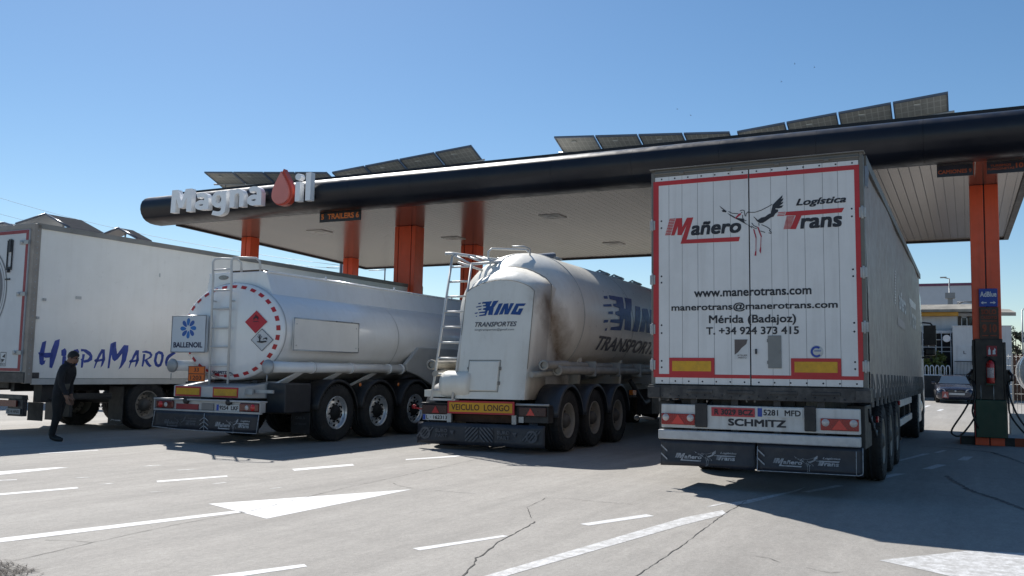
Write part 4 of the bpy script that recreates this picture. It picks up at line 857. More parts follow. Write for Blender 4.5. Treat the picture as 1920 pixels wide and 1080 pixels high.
# flower sign
m = MB(X); m.box(-.05, .80, .36, .42, 1.585, 2.245); sg_ = m.obj('company_sign', M('sign_bluish_white', (.62, .66, .70), .4, var=.04), T1, bevel=.006)
m = MB(X); m.tube([(-.05, .36, 1.585), (.80, .36, 1.585), (.80, .36, 2.245), (-.05, .36, 2.245)], .012, 4, closed=True); m.obj('sign_frame', ALU, sg_)
m = MB(X); fc = (.365, 2.015)
for i in range(8):
    q = math.pi / 2 + i * math.pi / 4; pts = []
    for k in range(14):
        t = 2 * math.pi * k / 14; rr = .125 + .075 * math.cos(t); ww = .052 * math.sin(t) * (.55 + .45 * (rr - .05) / .15) + .018 * (.2 - rr) * 3
        pts.append((fc[0] + rr * math.cos(q) - ww * math.sin(q), .3575, fc[1] + (rr * math.sin(q) + ww * math.cos(q)) * .93))
    m.m = i % 2; m.poly(pts)
m.obj('flower_emblem', [M('flower_blue', (.01, .16, .50), .4), M('flower_deep_blue', (.01, .09, .38), .4)], sg_)
m = MB(X); m.text('BALLENOIL', (.01, .735, 1.665, 1.765), rear(.3575), .03); m.obj('lettering', M('navy', (.012, .02, .07), .5), sg_)
m = MB(X); m.cyl((.2, .42, 1.7), (.2, .6, 1.7), .02, 6); m.cyl((.6, .42, 2.1), (.6, .55, 2.1), .02, 6); m.obj('sign_bracket', DARK, sg_)
# hazard diamonds
def dia(c, w, h, ds): return [(c[0] + x * w, tank_s(c[0] + x * w, c[1] + z * h) - ds, c[1] + z * h) for x, z in ((0, 1), (1, 0), (0, -1), (-1, 0))]
m = MB(X); m.poly(dia((1.885, 2.12), .245, .20, .016)); h1 = m.obj('flammable_diamond', M('hazard_red', (.50, .02, .035), .45, var=.06), T1)
m = MB(X); fl_ = lambda a, z: (a, tank_s(a, z) - .021, z)
for p in ([(-.05, .01), (-.055, .05), (-.03, .085), (-.025, .06), (-.005, .12), (.015, .07), (.03, .09), (.055, .05), (.045, .01), (.03, .04), (.0, .06), (-.03, .035)], [(-.06, -.005), (.06, -.005), (.06, -.015), (-.06, -.015)]):
    m.poly([fl_(1.885 + x, 2.135 + z) for x, z in p])
m.obj('flame_symbol', BLACK, h1)
m = MB(X); m.poly(dia((2.03, 1.805), .245, .20, .012)); h2 = m.obj('environment_diamond', M('sticker_pale', (.60, .62, .64), .4), T1)
m = MB(X)
d0 = dia((2.03, 1.805), .238, .194, .017); d1 = dia((2.03, 1.805), .226, .184, .017)
for i in range(4): m.poly([d0[i], d0[(i + 1) % 4], d1[(i + 1) % 4], d1[i]])
fl_ = lambda a, z: (a, tank_s(a, z) - .018, z)
for p in ([(-.10, -.045), (.09, -.035), (.11, -.055), (.0, -.075), (-.1, -.06)], [(-.055, -.045), (-.03, -.045), (-.035, .02), (-.02, .07), (-.03, .075), (-.045, .035), (-.055, .08), (-.066, .08), (-.056, .02)], [(-.05, .01), (-.09, .05), (-.095, .045), (-.05, -.005)], [(-.035, .0), (.0, .045), (.006, .04), (-.03, -.012)],
          [(.02, -.02), (.06, .0), (.09, -.005), (.11, -.03), (.115, .01), (.10, .025), (.06, .015), (.03, .0)]):
    m.poly([fl_(2.03 + x, 1.825 + z) for x, z in p])
m.obj('dead_tree_symbol', BLACK, h2)
m = MB(X); fl_ = lambda a, z: (a, tank_s(a, z) - .012, z)
m.text('SCHMITZ', (.86, 1.22, 1.20, 1.255), fl_, .03); m.obj('maker_lettering', M('navy'  , (.012, .02, .07)), T1)
m = MB(X); m.text('CARGOBULL', (.90, 1.20, 1.155, 1.185), fl_, .03); m.obj('maker_lettering', RED, T1)
m = MB(X); m.poly([fl_(1.25 + x, 1.19 + z) for x, z in ((0, .04), (.03, .05), (.1, .03), (.11, -.02), (.08, .0), (.05, -.025), (.03, .0), (.01, .005))]); m.obj('bull_emblem', M('navy', (.0, .0, .0)), T1)
m = MB(X); m.box(.46, .86, .32, .335, 1.06, 1.335); op = m.obj('hazard_number_plate', ORPLATE, T1)
m = MB(X); m.text('33', (.60, .72, 1.235, 1.305), rear(.3175), .01); m.text('1203', (.52, .79, 1.09, 1.165), rear(.3175), .01)
for p in ((.46, .86, 1.19, 1.203), (.46, .86, 1.06, 1.07), (.46, .86, 1.325, 1.335), (.46, .47, 1.07, 1.325), (.85, .86, 1.07, 1.325)): m.poly([(p[0], .317, p[2]), (p[1], .317, p[2]), (p[1], .317, p[3]), (p[0], .317, p[3])])
m.obj('lettering', BLACK, op)
# deck with yellow markers, light bar, plates and flap
m = MB(X); m.loft([[(.25, .20, .79), (1.80, .20, .79), (1.80, .20, .985), (.25, .20, .985)], [(.4, .9, .79), (2.14, .9, .79), (2.14, .9, 1.09), (.4, .9, 1.09)]], sm=False); m.obj('rear_deck', M('deck_grey', (.46, .47, .48), .4, metal=.3, damt=.3), T1, bevel=.01)
marker(T1, .30, .92, .197, .80, .975, .03); marker(T1, 1.21, 1.80, .197, .80, .975, .03)
m = MB(X); m.box(2.0, 2.42, .36, .40, .89, .945); m.box(1.78, 2.02, .3, .34, .86, .95)
for a in (2.1, 2.3): m.cyl((a, .355, .917), (a, .362, .917), .012, 8)
m.objs('side_bracket', GALV, T1)
m = MB(X); m.box(.0, 2.50, -.02, .16, .735, .765); m.box(.0, 2.50, -.01, .05, .545, .575); m.box(.0, .02, -.01, .12, .575, .735); m.box(2.48, 2.50, -.01, .12, .575, .735); m.box(.02, 2.48, .03, .06, .575, .735)
m.obj('light_bar', M('bar_grey', (.44, .45, .46), .4, metal=.4, damt=.4), T1, bevel=.006)
for a0, a1 in ((.05, .47), (2.03, 2.46)):
    m = MB(X); m.box(a0, a1, -.01, .03, .585, .725); lo = m.obj('tail_light', M('lamp_dark_red', (.13, .012, .012), .2, coat=.5), T1, bevel=.03)
    m = MB(X); c = a0 + (.12 if a0 < 1 else .3); m.lathe([(0, -.02), (.04, -.014), (.055, 0)], (c, -.011, .655), 'y', 16); m.obj('bright_lens', LAMPB, lo)
    m = MB(X); m.lathe([(0, -.018), (.03, -.012), (.042, 0)], (a0 + .25 if a0 < 1 else a0 + .17, -.011, .65), 'y', 16); m.obj('clear_lens', LAMPC, lo)
plate(T1, .53, 1.06, .028, .58, .675, ' ', mat=M('plate_blank_red', (.30, .02, .03), .4, var=.1), eu=False) if False else MB(X).box(.53, 1.06, .015, .029, .58, .675).obj('red_plate', M('plate_blank_red', (.26, .02, .03), .4, var=.1), T1)
m = MB(X); m.box(1.14, 1.42, .01, .029, .58, .70); m.obj('filler_cap', M('cap_grey', (.24, .23, .22), .5), T1, bevel=.04)
m = MB(X)
for a in (.78, 1.78): m.lathe([(0, -.02), (.05, -.015), (.06, .04)], (a, -.01, .73), 'y', 14)
m.objs('plate_lamp', DARK, T1)
plate(T1, 1.50, 2.02, .014, .58, .69, '9254  LKF', .022)
m = MB(X); nx, nz = 20, 5
m.loft([[(.02 + 2.47 * i / nx, -.02 + .0 * i, .245 + (.545 - .245) * j / nz - (.0 if j else .012 * math.sin(i / nx * math.pi))) for i in range(nx + 1)] for j in range(nz + 1)], cap=False, closed=False)
fo_ = m.obj('mud_flap', FLAP, T1); sd = fo_.modifiers.new('thick', 'SOLIDIFY'); sd.thickness = .012; sd.offset = 0
m = MB(X); m.tube([(.07, -.035, .54), (.015, -.035, .26), (.6, -.035, .235), (1.27, -.035, .232), (2.46, -.035, .235), (2.50, -.035, .54)], .007, 5); m.tube([(1.27, -.035, .235), (1.27, -.035, .53)], .007, 5)
for z in (.46, .39, .32):
    for sg_ in (-1, 1): m.tube([(1.27, -.035, z), (1.27 + sg_ * .10, -.035, z - .06)], .008, 5)
m.obj('flap_stripe', FLAPT, fo_)
for oa in (.30, 1.52):
    manero(fo_, lambda a, z, oa=oa: (oa + (a - .17) * .36, -.035, .27 + (z - 3.0) * .36), FLAPD if oa < 1 else FLAPT, FLAPD if oa < 1 else FLAPT)
# right side: placard board, hose tubes, skirts, lockers
m = MB(X)
def side_a(z, out=.0): return ca + ra * math.sqrt(max(0, 1 - ((z - cz) / rz) ** 2)) + out
m.box(2.475, 2.495, .75, 2.60, 1.64, 2.20); bo = m.obj('placard_board', M('board_white', (.80, .785, .74), .45, var=.05, damt=.15), T1)
m = MB(X); m.tube([(2.497, .75, 1.64), (2.497, 2.60, 1.64), (2.497, 2.60, 2.20), (2.497, .75, 2.20)], .012, 4, closed=True)
for s in (.82, 2.53):
    for z in (1.72, 2.1): m.cyl((2.495, s, z), (2.503, s, z), .014, 6)
for s in (.9, 2.4): m.box(2.36, 2.475, s, s + .05, 1.75, 1.85)
m.obj('board_frame', ALU, bo)
for aa in (2.37, .10):
    m = MB(X); m.cyl((aa, .30, 1.34), (aa, 4.3, 1.34), .095, 20)
    for s in (1.38, 2.5, 3.75, 4.2): m.cyl((aa, s, 1.34), (aa, s + .05, 1.34), .108, 20)
    m.obj('hose_tube', TANKW, T1)
m = MB(X)
for aa in (2.37, .10): m.lathe([(0, -.03), (.10, -.025), (.125, 0), (.125, .03), (.1, .05)], (aa, .26, 1.34), 'y', 20); m.cyl((aa + .02, .24, 1.2), (aa + .02, .24, 1.08), .01, 5)
m.objs('tube_cap', GALV, T1)
m = MB(X)
for s in (1.0, 2.1, 3.2):
    for a0, a1 in ((2.36, 2.05), (.11, .42)): m.loft([[(a0, s, 1.25), (a0, s + .18, 1.25), (a0 + (.03 if a0 > 1 else -.03), s + .18, 1.25), (a0 + (.03 if a0 > 1 else -.03), s, 1.25)], [(a1, s - .35, 1.0), (a1, s - .1, 1.0), (a1 + .1, s - .1, 1.0), (a1 + .1, s - .35, 1.0)]], sm=False)
m.objs('tube_bracket', TANKW, T1)
m = MB(X)                                                  # stepped side fairing ahead of the axles
for a0, a1 in ((2.40, 2.50), (.0, .1)): m.prism([(4.25, 1.45), (4.72, 1.81), (8.5, 1.83), (8.5, 1.0), (5.3, 1.0), (4.75, 1.2), (4.3, 1.3)], 'yz', a0, a1)
m.objs('side_fairing', M('fairing_grey', (.44, .44, .43), .4, damt=.3), T1, bevel=.02)
chassis(T1, .6, 11.5, .78, 1.1, legs=9.2)
m = MB(X)
for a0, a1 in ((2.05, 2.47), (.07, .5)): m.box(a0, a1, .62, 1.30, .55, 1.06)
m.objs('equipment_locker', M('locker_black', (.028, .030, .036), .45, var=.25, damt=.4), T1, bevel=.02)
m = MB(X)
for a0, a1 in ((2.1, 2.52), (.02, .45)): m.box(a0, a1, 1.22, 1.235, .17, .53)
wf = m.objs('wheel_flap', DARK, T1)[0]; m = MB(X); m.text('CASLA', (2.2, 2.42, .42, .47), rear(1.217), .02); m.text('CISTERNAS', (2.17, 2.45, .32, .355), rear(1.217), .01); m.obj('lettering', FLAPD, wf)
for s in (1.97, 3.28, 4.59): fender(T1, s, r=.61)
axle_set(T1, 'alloy', (1.97, 3.28, 4.59), aR=2.55)
m = MB(X)
for s in (2.62, 3.9): m.lathe([(0, .02), (.03, .01), (.035, 0)], (2.555, s, 1.03), 'x', 12)
m.objs('side_marker', LAMPO, T1)
m = MB(X); m.box(2.3, 2.5, 5.3, 7.6, .45, 1.0); m.box(.04, .24, 5.3, 7.6, .45, 1.0); m.box(.3, 2.2, 1.3, 1.4, .5, .9); m.objs('valve_cabinet', DARK, T1, bevel=.02)
tractor(T1, 12.9, M('cab_grey', (.35, .36, .38), .35, coat=.3), roof=3.0)

# ------------------------------------------------------------------ cream silo tanker
T2 = lorry('silo_tanker', 'cream silo tanker with domed rear, blue lettering, ladder and stained side', 'tanker', (-8.68, 13.621, .021, -.014))
kc, kz, kr = 1.27, 2.40, 1.2; E0, E1 = .36, 1.72
def dome_r(s): return kr * math.sqrt(max(0, 1 - ((E1 - s) / (E1 - E0)) ** 2)) if s < E1 else kr
def circ(s, r, n=72, z=kz): return [(kc + r * math.cos(2 * math.pi * i / n), s, z + r * math.sin(2 * math.pi * i / n)) for i in range(n)]
def silo_mat():
    """cream paint with brown run-off stains on the right lower dome (dirt that stays on the tank)"""
    m = SILO.copy(); m.name = 'silo_stained'; n = m.node_tree.nodes; l = m.node_tree.links; b = n['Principled BSDF']
    src = b.inputs['Base Color'].links[0].from_socket; tc = n.new('ShaderNodeTexCoord'); sp = n.new('ShaderNodeSeparateXYZ'); l.new(tc.outputs['Object'], sp.inputs[0])
    def math_(op, a, c):
        x = n.new('ShaderNodeMath'); x.operation = op
        for i, v in ((0, a), (1, c)):
            if isinstance(v, (int, float)): x.inputs[i].default_value = v
            else: l.new(v, x.inputs[i])
        return x.outputs[0]
    # stain centre line: from (s .55, z 2.75) down to (s 1.35, z 1.55), right side only
    t = math_('MULTIPLY', math_('SUBTRACT', 2.85, sp.outputs[2]), .63)
    ds = math_('ABSOLUTE', math_('SUBTRACT', math_('SUBTRACT', sp.outputs[1], .48), t), 0)
    nz = tex(n, 'Noise'); nz.inputs['Scale'].default_value = 3.5; nz.inputs['Detail'].default_value = 8; nz.inputs['Roughness'].default_value = .7; l.new(tc.outputs['Object'], nz.inputs[0])
    wdt = math_('ADD', math_('MULTIPLY', nz.outputs[0], .62), -.12)
    k = n.new('ShaderNodeMapRange'); k.inputs[1].default_value = -.28; k.inputs[2].default_value = .24; k.inputs[3].default_value = 0; k.inputs[4].default_value = .92; l.new(math_('SUBTRACT', wdt, ds), k.inputs[0])
    side = n.new('ShaderNodeMapRange'); side.inputs[1].default_value = .55; side.inputs[2].default_value = .8; l.new(sp.outputs[0], side.inputs[0])
    zl = n.new('ShaderNodeMapRange'); zl.inputs[1].default_value = 2.95; zl.inputs[2].default_value = 2.6; l.new(sp.outputs[2], zl.inputs[0])
    zr = n.new('ShaderNodeMapRange'); zr.inputs[1].default_value = 2.1; zr.inputs[2].default_value = 1.3; zr.inputs[3].default_value = 0; zr.inputs[4].default_value = .55; l.new(sp.outputs[2], zr.inputs[0])
    gen = math_('MULTIPLY', math_('MULTIPLY', zr.outputs[0], side.outputs[0]), nz.outputs[0])
    fac = math_('MAXIMUM', math_('MULTIPLY', math_('MULTIPLY', k.outputs[0], side.outputs[0]), zl.outputs[0]), gen)
    x = n.new('ShaderNodeMix'); x.data_type = 'RGBA'; x.inputs[7].default_value = (.14, .08, .038, 1); l.new(src, x.inputs[6]); l.new(fac, x.inputs[0]); l.new(x.outputs[2], b.inputs['Base Color'])
    return m
SILOS = silo_mat()
m = MB(X); rings = [circ(E0 + (E1 - E0) * t, max(.01, dome_r(E0 + (E1 - E0) * t))) for t in (0, .01, .03, .06, .1, .16, .23, .31, .4, .5, .6, .7, .8, .9, 1.)]
for s in (3.0, 5., 7., 9.): rings.append(circ(s, kr))
rings += [circ(10.2, 1.12), circ(11.0, .95, z=2.45), circ(11.6, .6, z=2.5), circ(11.8, .02, z=2.5)]
m.loft(rings); tk = m.obj('silo', SILOS, T2)
m = MB(X)
m.loft([circ(E1 - .02, kr + .001), circ(E1 - .01, kr + .010), circ(E1 + .01, kr + .010), circ(E1 + .02, kr + .001)], cap=False)
for s in (4.6, 7.4): m.loft([circ(s, kr + .003), circ(s + .04, kr + .003)], cap=False)
m.objs('weld_band', M('silo_seam', (.50, .49, .45), .5, damt=.4), tk)
# arched rear apron, leaning forward
def lean(z): return -.05 + .40 * (z - .88) / 2.0
m = MB(X); arch = [(.75, .88)] + [(.75, z) for z in (1.4, 2.0, 2.5, 2.74)] + [(.75 + (2.085 - .75) * t, 2.76 + .20 * math.sin(math.pi * t) ** .8) for t in [i / 14 for i in range(1, 14)]] + [(2.085, z) for z in (2.74, 2.5, 2.0, 1.4)] + [(2.085, .88)]
hk = lambda z: 1.03 + .16 * max(0, min(1, (z - 1.2) / 1.5))
f0 = [(a, lean(z), z) for a, z in arch]; fm = [(1.4175 + (a - 1.4175) * (1 + (hk(z) - 1) * .5), lean(z) + .16, z + .13 * max(0, (z - 2.5) / .46)) for a, z in arch]
f1 = [(1.40 + (a - 1.40) * hk(z), max(.74, lean(z) + .3), z + .27 * max(0, (z - 2.5) / .46)) for a, z in arch]; f2 = [(1.40 + (a - 1.40) * hk(z) * .95, 1.9 if z < 2 else 1.45, z) for a, z in arch]
f0b = [(1.4175 + (a - 1.4175) * .985, lean(z) - .012, .88 + (z - .88) * .995) for a, z in arch]
m.loft([f0b, f0], sm=False); m.loft([f0, fm, f1], sm=True, cap=False); m.loft([f1, f2], sm=False); ap = m.obj('rear_apron', SILOS, T2)
m = MB(X)                                                  # hood flange round the top of the apron
rows = []
for ds, dr in ((.0, .004), (.0, .03), (.05, .03), (.05, .004)):
    rows.append([(kc + (dome_r(.44 + ds) + dr) * math.cos(q) * 1.04, .44 + ds, kz + (dome_r(.44 + ds) + dr) * math.sin(q)) for q in [R(18) + R(144) * i / 28 for i in range(29)]])
m.loft(rows, cap=False, closed=False); m.obj('hood_flange', SILO, ap)
m = MB(X); m.tube([(a, lean(z) - .010, z) for a, z in arch[1:-1]], .006, 5); m.tube([(p[0], p[1] + .01, p[2]) for p in f1[3:-3]], .012, 6); m.obj('arch_seam', M('seam_grime', (.30, .27, .22), .6, var=.3), ap)
la = lambda d: (lambda a, z: (a, lean(z) - d, z))
def klogo(m, box, fn):
    x0, x1, z0, z1 = box
    for p in KLOGO: m.poly([fn(x0 + u * (x1 - x0), z0 + v * (z1 - z0)) for u, v in p])
m = MB(X); klogo(m, (.97, 1.95, 2.305, 2.585), la(.016)); m.obj('logo_lettering', KBLUE, ap)
m = MB(X); m.text('TRANSPORTES', (1.0, 1.81, 2.125, 2.21), la(.016), .02, .25); m.text('kingtransportes@gmail.com', (1.01, 1.77, 2.045, 2.095), la(.016), .0); m.obj('lettering', GREYT, ap)
m = MB(X); z0, z1 = 1.02, 1.525
m.loft([[(a, lean(z) - d, z) for a, z in ((.98 - e, z0 - e), (1.56 + e, z0 - e), (1.56 + e, z1 + e), (.98 - e, z1 + e))] for d, e in ((0.01, .0), (.035, .0), (.04, -.01))], sm=False)
m.obj('hatch', SILO, ap, bevel=.02)
m = MB(X)
for z in (1.15, 1.4): m.box(1.56, 1.60, lean(z) - .03, lean(z) - .012, z - .03, z + .03); m.box(.95, .98, lean(z) - .03, lean(z) - .012, z - .02, z + .02)
m.tube([(.965, lean(1.0) - .014, 1.005), (1.575, lean(1.0) - .014, 1.005), (1.575, lean(1.54) - .014, 1.54), (.965, lean(1.54) - .014, 1.54)], .008, 4, closed=True)
m.obj('hatch_hinges', M('hatch_dark', (.2, .19, .17), .6), ap)
# access ladder, platform and rails
m = MB(X); lp = lambda z: -.10 + (.62 - -.05) * (z - .9) / 2.6
for a in (.32, .74): m.tube([(a, lp(.86), .86), (a, lp(3.46 if a < .5 else 3.3), 3.46 if a < .5 else 3.3)], .026, 6)
for i in range(9): z = 1.02 + i * .278; m.tube([(.32, lp(z), z), (.74, lp(z), z)], .018, 6)
m.box(.28, .78, -.1, .06, .84, .875)
m.obj('ladder', PT, T2)
m = MB(X); pf = lambda a, s, z: (a, s, z)
m.tube([(.20, .5, 3.50), (.34, .55, 3.50), (1.02, 1.25, 3.42), (1.5, 1.9, 3.44)], .03, 6); m.tube([(.74, .5, 3.28), (1.1, .95, 3.36), (1.6, 1.7, 3.50)], .026, 6)
m.tube([(.40, .62, 3.35), (.9, 1.0, 3.16)], .022, 6); m.tube([(.34, .55, 3.48), (.74, .5, 3.28)], .022, 6); m.tube([(.66, .85, 3.46), (1.05, .8, 3.34)], .02, 6)
for a, s in ((.55, .75), (.75, .95), (.95, 1.15)): m.tube([(a, s, 3.46), (a + .32, s - .05, 3.34)], .02, 6)
m.tube([(.86, .95, 3.34), (.86, .95, 3.56), (.90, 1.0, 3.62), (1.32, 1.6, 3.66), (1.38, 1.68, 3.60), (1.38, 1.68, 3.50)], .022, 6)
m.objs('platform_rail', PT, T2)
m = MB(X); m.tube([(.95, 1.1, 3.3), (1.2, 1.3, 3.42), (1.45, 1.7, 3.52), (1.6, 2.3, 3.62)], .06, 10); m.obj('vent_hose', M('hose_bluegrey', (.16, .19, .25), .6, var=.4, vs=20), T2)
m = MB(X)
for s in (2.7, 5.6, 6.6, 8.0):
    m.lathe([(.20, 3.50), (.22, 3.595), (.23, 3.62), (.18, 3.645), (0, 3.655)], (1.35, s, 0), 'z', 18); m.tube([(1.2, s - .2, 3.58), (1.35, s, 3.70), (1.55, s + .15, 3.6)], .02, 6)
m.tube([(1.55, 1.3, 3.46), (1.55, 1.28, 3.62), (1.46, 1.2, 3.66), (1.30, 1.05, 3.645)], .018, 6)
m.objs('filler_lid', GALV, T2)
# lower rear: sign, lights, plate, flap
m = MB(X); m.box(.64, 1.915, -.10, -.085, .625, .845); vs_ = m.obj('long_vehicle_sign', RED, T2)
m = MB(X); m.box(.675, 1.88, -.104, -.1005, .655, .815); m.obj('yellow_field', M('sign_yellow', (.66, .33, .01), .45, var=.08, dirt=(.3, .16, .03), damt=.3), vs_)
m = MB(X); m.text('VEICULO  LONGO', (.715, 1.83, .685, .787), rear(-.1055), .012); m.obj('lettering', M('sign_ink', (.06, .015, .01), .5), vs_)
m = MB(X); m.box(.08, 2.52, -.05, .12, .775, .80); m.box(.10, .64, -.02, .2, .50, .775); m.box(1.915, 2.50, -.02, .2, .50, .775); m.box(.66, 1.9, .15, .2, .48, .775); m.obj('rear_beam', DARK, T2, bevel=.008)
m = MB(X); m.box(.66, 1.9, .12, .148, .48, .60); m.obj('rusty_beam', M('rust_brown', (.07, .035, .022), .75, var=.4, vs=6), T2)
m = MB(X); m.cyl((1.93, -.06, .80), (2.53, -.06, .80), .02, 8); m.box(.62, .70, -.08, -.03, .47, .62); m.box(1.86, 1.94, -.08, -.03, .47, .62); m.box(1.97, 2.06, -.04, -.021, .5, .6); m.objs('steel_bar', GALV, T2)
for a0, a1 in ((.10, .60), (1.98, 2.47)):
    m = MB(X); m.box(a0, a1, -.06, -.021, .61, .76); lo = m.obj('tail_light', M('lamp_grimy', (.045, .012, .014), .3, var=.3), T2, bevel=.008)
    m = MB(X); c = (a0 + a1) / 2 + (.03 if a0 < 1 else -.03); m.prism([(c - .075, .625), (c + .075, .625), (c, .745)], 'xz', -.068, -.061); m.obj('triangle_reflector', M('reflector_dark_red', (.40, .015, .02), .25) if a0 < 1 else LAMPB, lo)
plate(T2, .13, .64, -.065, .50, .60, 'L · 162313', .022)
m = MB(X); m.tube([(.10, -.03, .68), (-.04, -.06, .70), (-.06, -.06, .70)], .012, 6); m.lathe([(0, -.03), (.035, -.02), (.04, .02), (0, .03)], (-.06, -.06, .72), 'y', 12); m.obj('side_marker', LAMP, T2)
m = MB(X); nx, nz = 22, 5
m.loft([[(.05 + 2.42 * i / nx, -.09 - .015 * math.sin(i * .8) * (1 - j / nz) - .02 * (1 - j / nz), .10 + (.465 - .10) * j / nz + (.008 * math.sin(i * 1.3) if j == 0 else 0)) for i in range(nx + 1)] for j in range(nz + 1)], cap=False, closed=False)
fo_ = m.obj('mud_flap', M('flap_bluegrey', (.024, .027, .038), .45, var=.25, dirt=(.10, .10, .10), damt=.45, bump=.1), T2); sd = fo_.modifiers.new('thick', 'SOLIDIFY'); sd.thickness = .012; sd.offset = 0
m = MB(X); yf = -.135
for c, sg_ in ((1.13, 1), (1.41, -1)):
    for i in range(6):
        d = (i - 3) * .075
        for j in range(12):                                # stripe cut off square at the block edges
            za, zb_ = -.12 + .02 * j, -.10 + .02 * j; q = [max(-.125, min(.125, v + d)) for v in (za - .02, za + .02, zb_ + .02, zb_ - .02)]
            if q[1] - q[0] > .002 or q[2] - q[3] > .002: m.poly([(c + sg_ * x_, yf, .285 + z_) for x_, z_ in zip(q, (za, za, zb_, zb_))])
for oa in (.43, 1.62):
    m.text('EURO', (oa, oa + .23, .30, .36), rear(yf), .03); m.text('PART', (oa, oa + .23, .215, .275), rear(yf), .03); m.poly([(oa + .28, yf, .33), (oa + .36, yf, .34), (oa + .33, yf, .26)])
for c in (.22, 2.25):
    n_ = 20; k = [(c + r * math.cos(2 * math.pi * i / n_), yf, .28 + r * math.sin(2 * math.pi * i / n_)) for r in (.105, .07) for i in range(n_)]
    m.add(k, [(i, (i + 1) % n_, n_ + (i + 1) % n_, n_ + i) for i in range(n_)])
    for i in range(4): d = (i - 1.5) * .06; m.poly([(c - .1 + d, yf - .001, .20), (c - .07 + d, yf - .001, .20), (c + .08 + d, yf - .001, .38), (c + .05 + d, yf - .001, .38)])
m.obj('flap_print', FLAPD, fo_)
# right side: wrap the big lettering on the barrel
def barrel(s, z):
    zz = max(-kr * .98, min(kr * .98, z - kz)); return (kc + math.sqrt((kr + .006) ** 2 - zz * zz), s, z)
def sub(polys, k=6):
    return polys
m = MB(X)
def dense(p, fn, step=.12):
    """polygon cut into strips so it follows the curve"""
    bm = bmesh.new(); vs = [bm.verts.new((q[0], q[1], 0)) for q in p]; bm.faces.new(vs)
    lo, hi = min(q[1] for q in p), max(q[1] for q in p); z = lo + step
    while z < hi - .01:
        bmesh.ops.bisect_plane(bm, geom=bm.verts[:] + bm.edges[:] + bm.faces[:], plane_co=(0, z, 0), plane_no=(0, 1, 0)); z += step
    bm.verts.index_update(); out = ([fn(v.co.x, v.co.y) for v in bm.verts], [tuple(v.index for v in f.verts) for f in bm.faces]); bm.free(); return out
x0, x1, z0, z1 = 2.72, 7.45, 2.17, 2.96
for p in KLOGO: m.add(*dense([(x0 + u * (x1 - x0), z0 + v * (z1 - z0)) for u, v in p], barrel))
m.obj('side_logo', KBLUE, tk)
m = MB(X); tv, tf = glyphs('TRANSPORTES', 0., .25)[:2]
for k_, (di, dj) in enumerate(((0, 0), (-.02, -.008), (.02, -.008), (.02, .008), (-.02, .008))):
    for f in tf: m.add(*dense([(2.66 + tv[i][0] * 4.2 + di, 1.80 + tv[i][1] * .26 + dj) for i in f], lambda s_, z_: (barrel(s_, z_)[0] + .0003 * k_, s_, z_), .09))
m.obj('side_lettering', GREYT, tk)
# hose pipes along the side
m = MB(X)
for sd_ in (1, -1):
    A = lambda a: a if sd_ > 0 else 2.54 - a
    for (a, z, s_a, s_b, r) in ((2.36, 1.46, .10, 1.1, .072), (2.42, 1.38, .55, 6.5, .075), (2.3, 1.47, 1.15, 6.5, .07)):
        m.tube([(A(a), s_a - .0, z), (A(a), s_b, z + .02)], r, 16, cap=False); m.tube([(A(a), s_a + .03, z), (A(a), s_b, z + .02)], r * .8, 16)
        m.lathe([(r * .8, -.01), (r * 1.25, -.01), (r * 1.25, .05), (r, .06)], (A(a), s_a, z), 'y', 16)
    m.tube([(A(2.2), -.05, 1.30), (A(2.3), .6, 1.33), (A(2.35), 1.5, 1.36)], .05, 10)
m.objs('discharge_pipe', M('pipe_beige', (.36, .34, .30), .55, var=.2, dirt=(.13, .115, .10), damt=.6, vs=4), T2)
m = MB(X)
for s in (2.2, 3.6, 5.0): m.box(2.30, 2.51, s, s + .03, 1.28, 1.56); m.box(.03, .24, s, s + .03, 1.28, 1.56)
m.objs('pipe_strap', GALV, T2)
chassis(T2, .3, 11., .80, 1.12, legs=8.8)
m = MB(X)                                                  # saddle skirts carrying the silo
for s in (2.2, 4.6, 7.2): m.prism([(.4, 1.1), (2.14, 1.1), (2.2, 1.75), (.34, 1.75)], 'xz', s, s + .12)
m.objs('saddle', SILO, T2)
for s in (.83, 2.14, 3.45): fender(T2, s, r=.62, mat=M('fender_bluegrey', (.035, .04, .05), .4, var=.25, dirt=(.11, .105, .10), damt=.5))
axle_set(T2, 'single', (.83, 2.14, 3.45), aR=2.53)
m = MB(X); m.lathe([(0, .02), (.03, .01), (.035, 0)], (2.53, 4.35, .95), 'x', 12); m.box(2.44, 2.53, 4.4, 4.6, .9, 1.0); m.objs('side_marker', LAMPO, T2)
m = MB(X); m.box(.10, .70, .02, .5, .90, 1.02); m.lathe([(0, .0), (.22, .02), (.24, .1), (.24, .5), (.22, .58), (0, .6)], (.45, .1, 1.12), 'x', 18); m.obj('compressor_tank', SILO, T2)
m = MB(X); m.tube([(2.4, 4.6, 1.2), (2.48, 4.9, .9), (2.45, 5.4, .7), (2.4, 5.9, .75)], .05, 8); m.tube([(2.5, 5.6, .9), (2.62, 5.5, .95)], .012, 6); m.box(2.1, 2.45, 6.0, 7.4, .45, 1.0); m.objs('hose_bundle', DARK, T2)
tractor(T2, 12.2, M('cab_dark_blue', (.02, .03, .06), .3, coat=.4), roof=3.75)

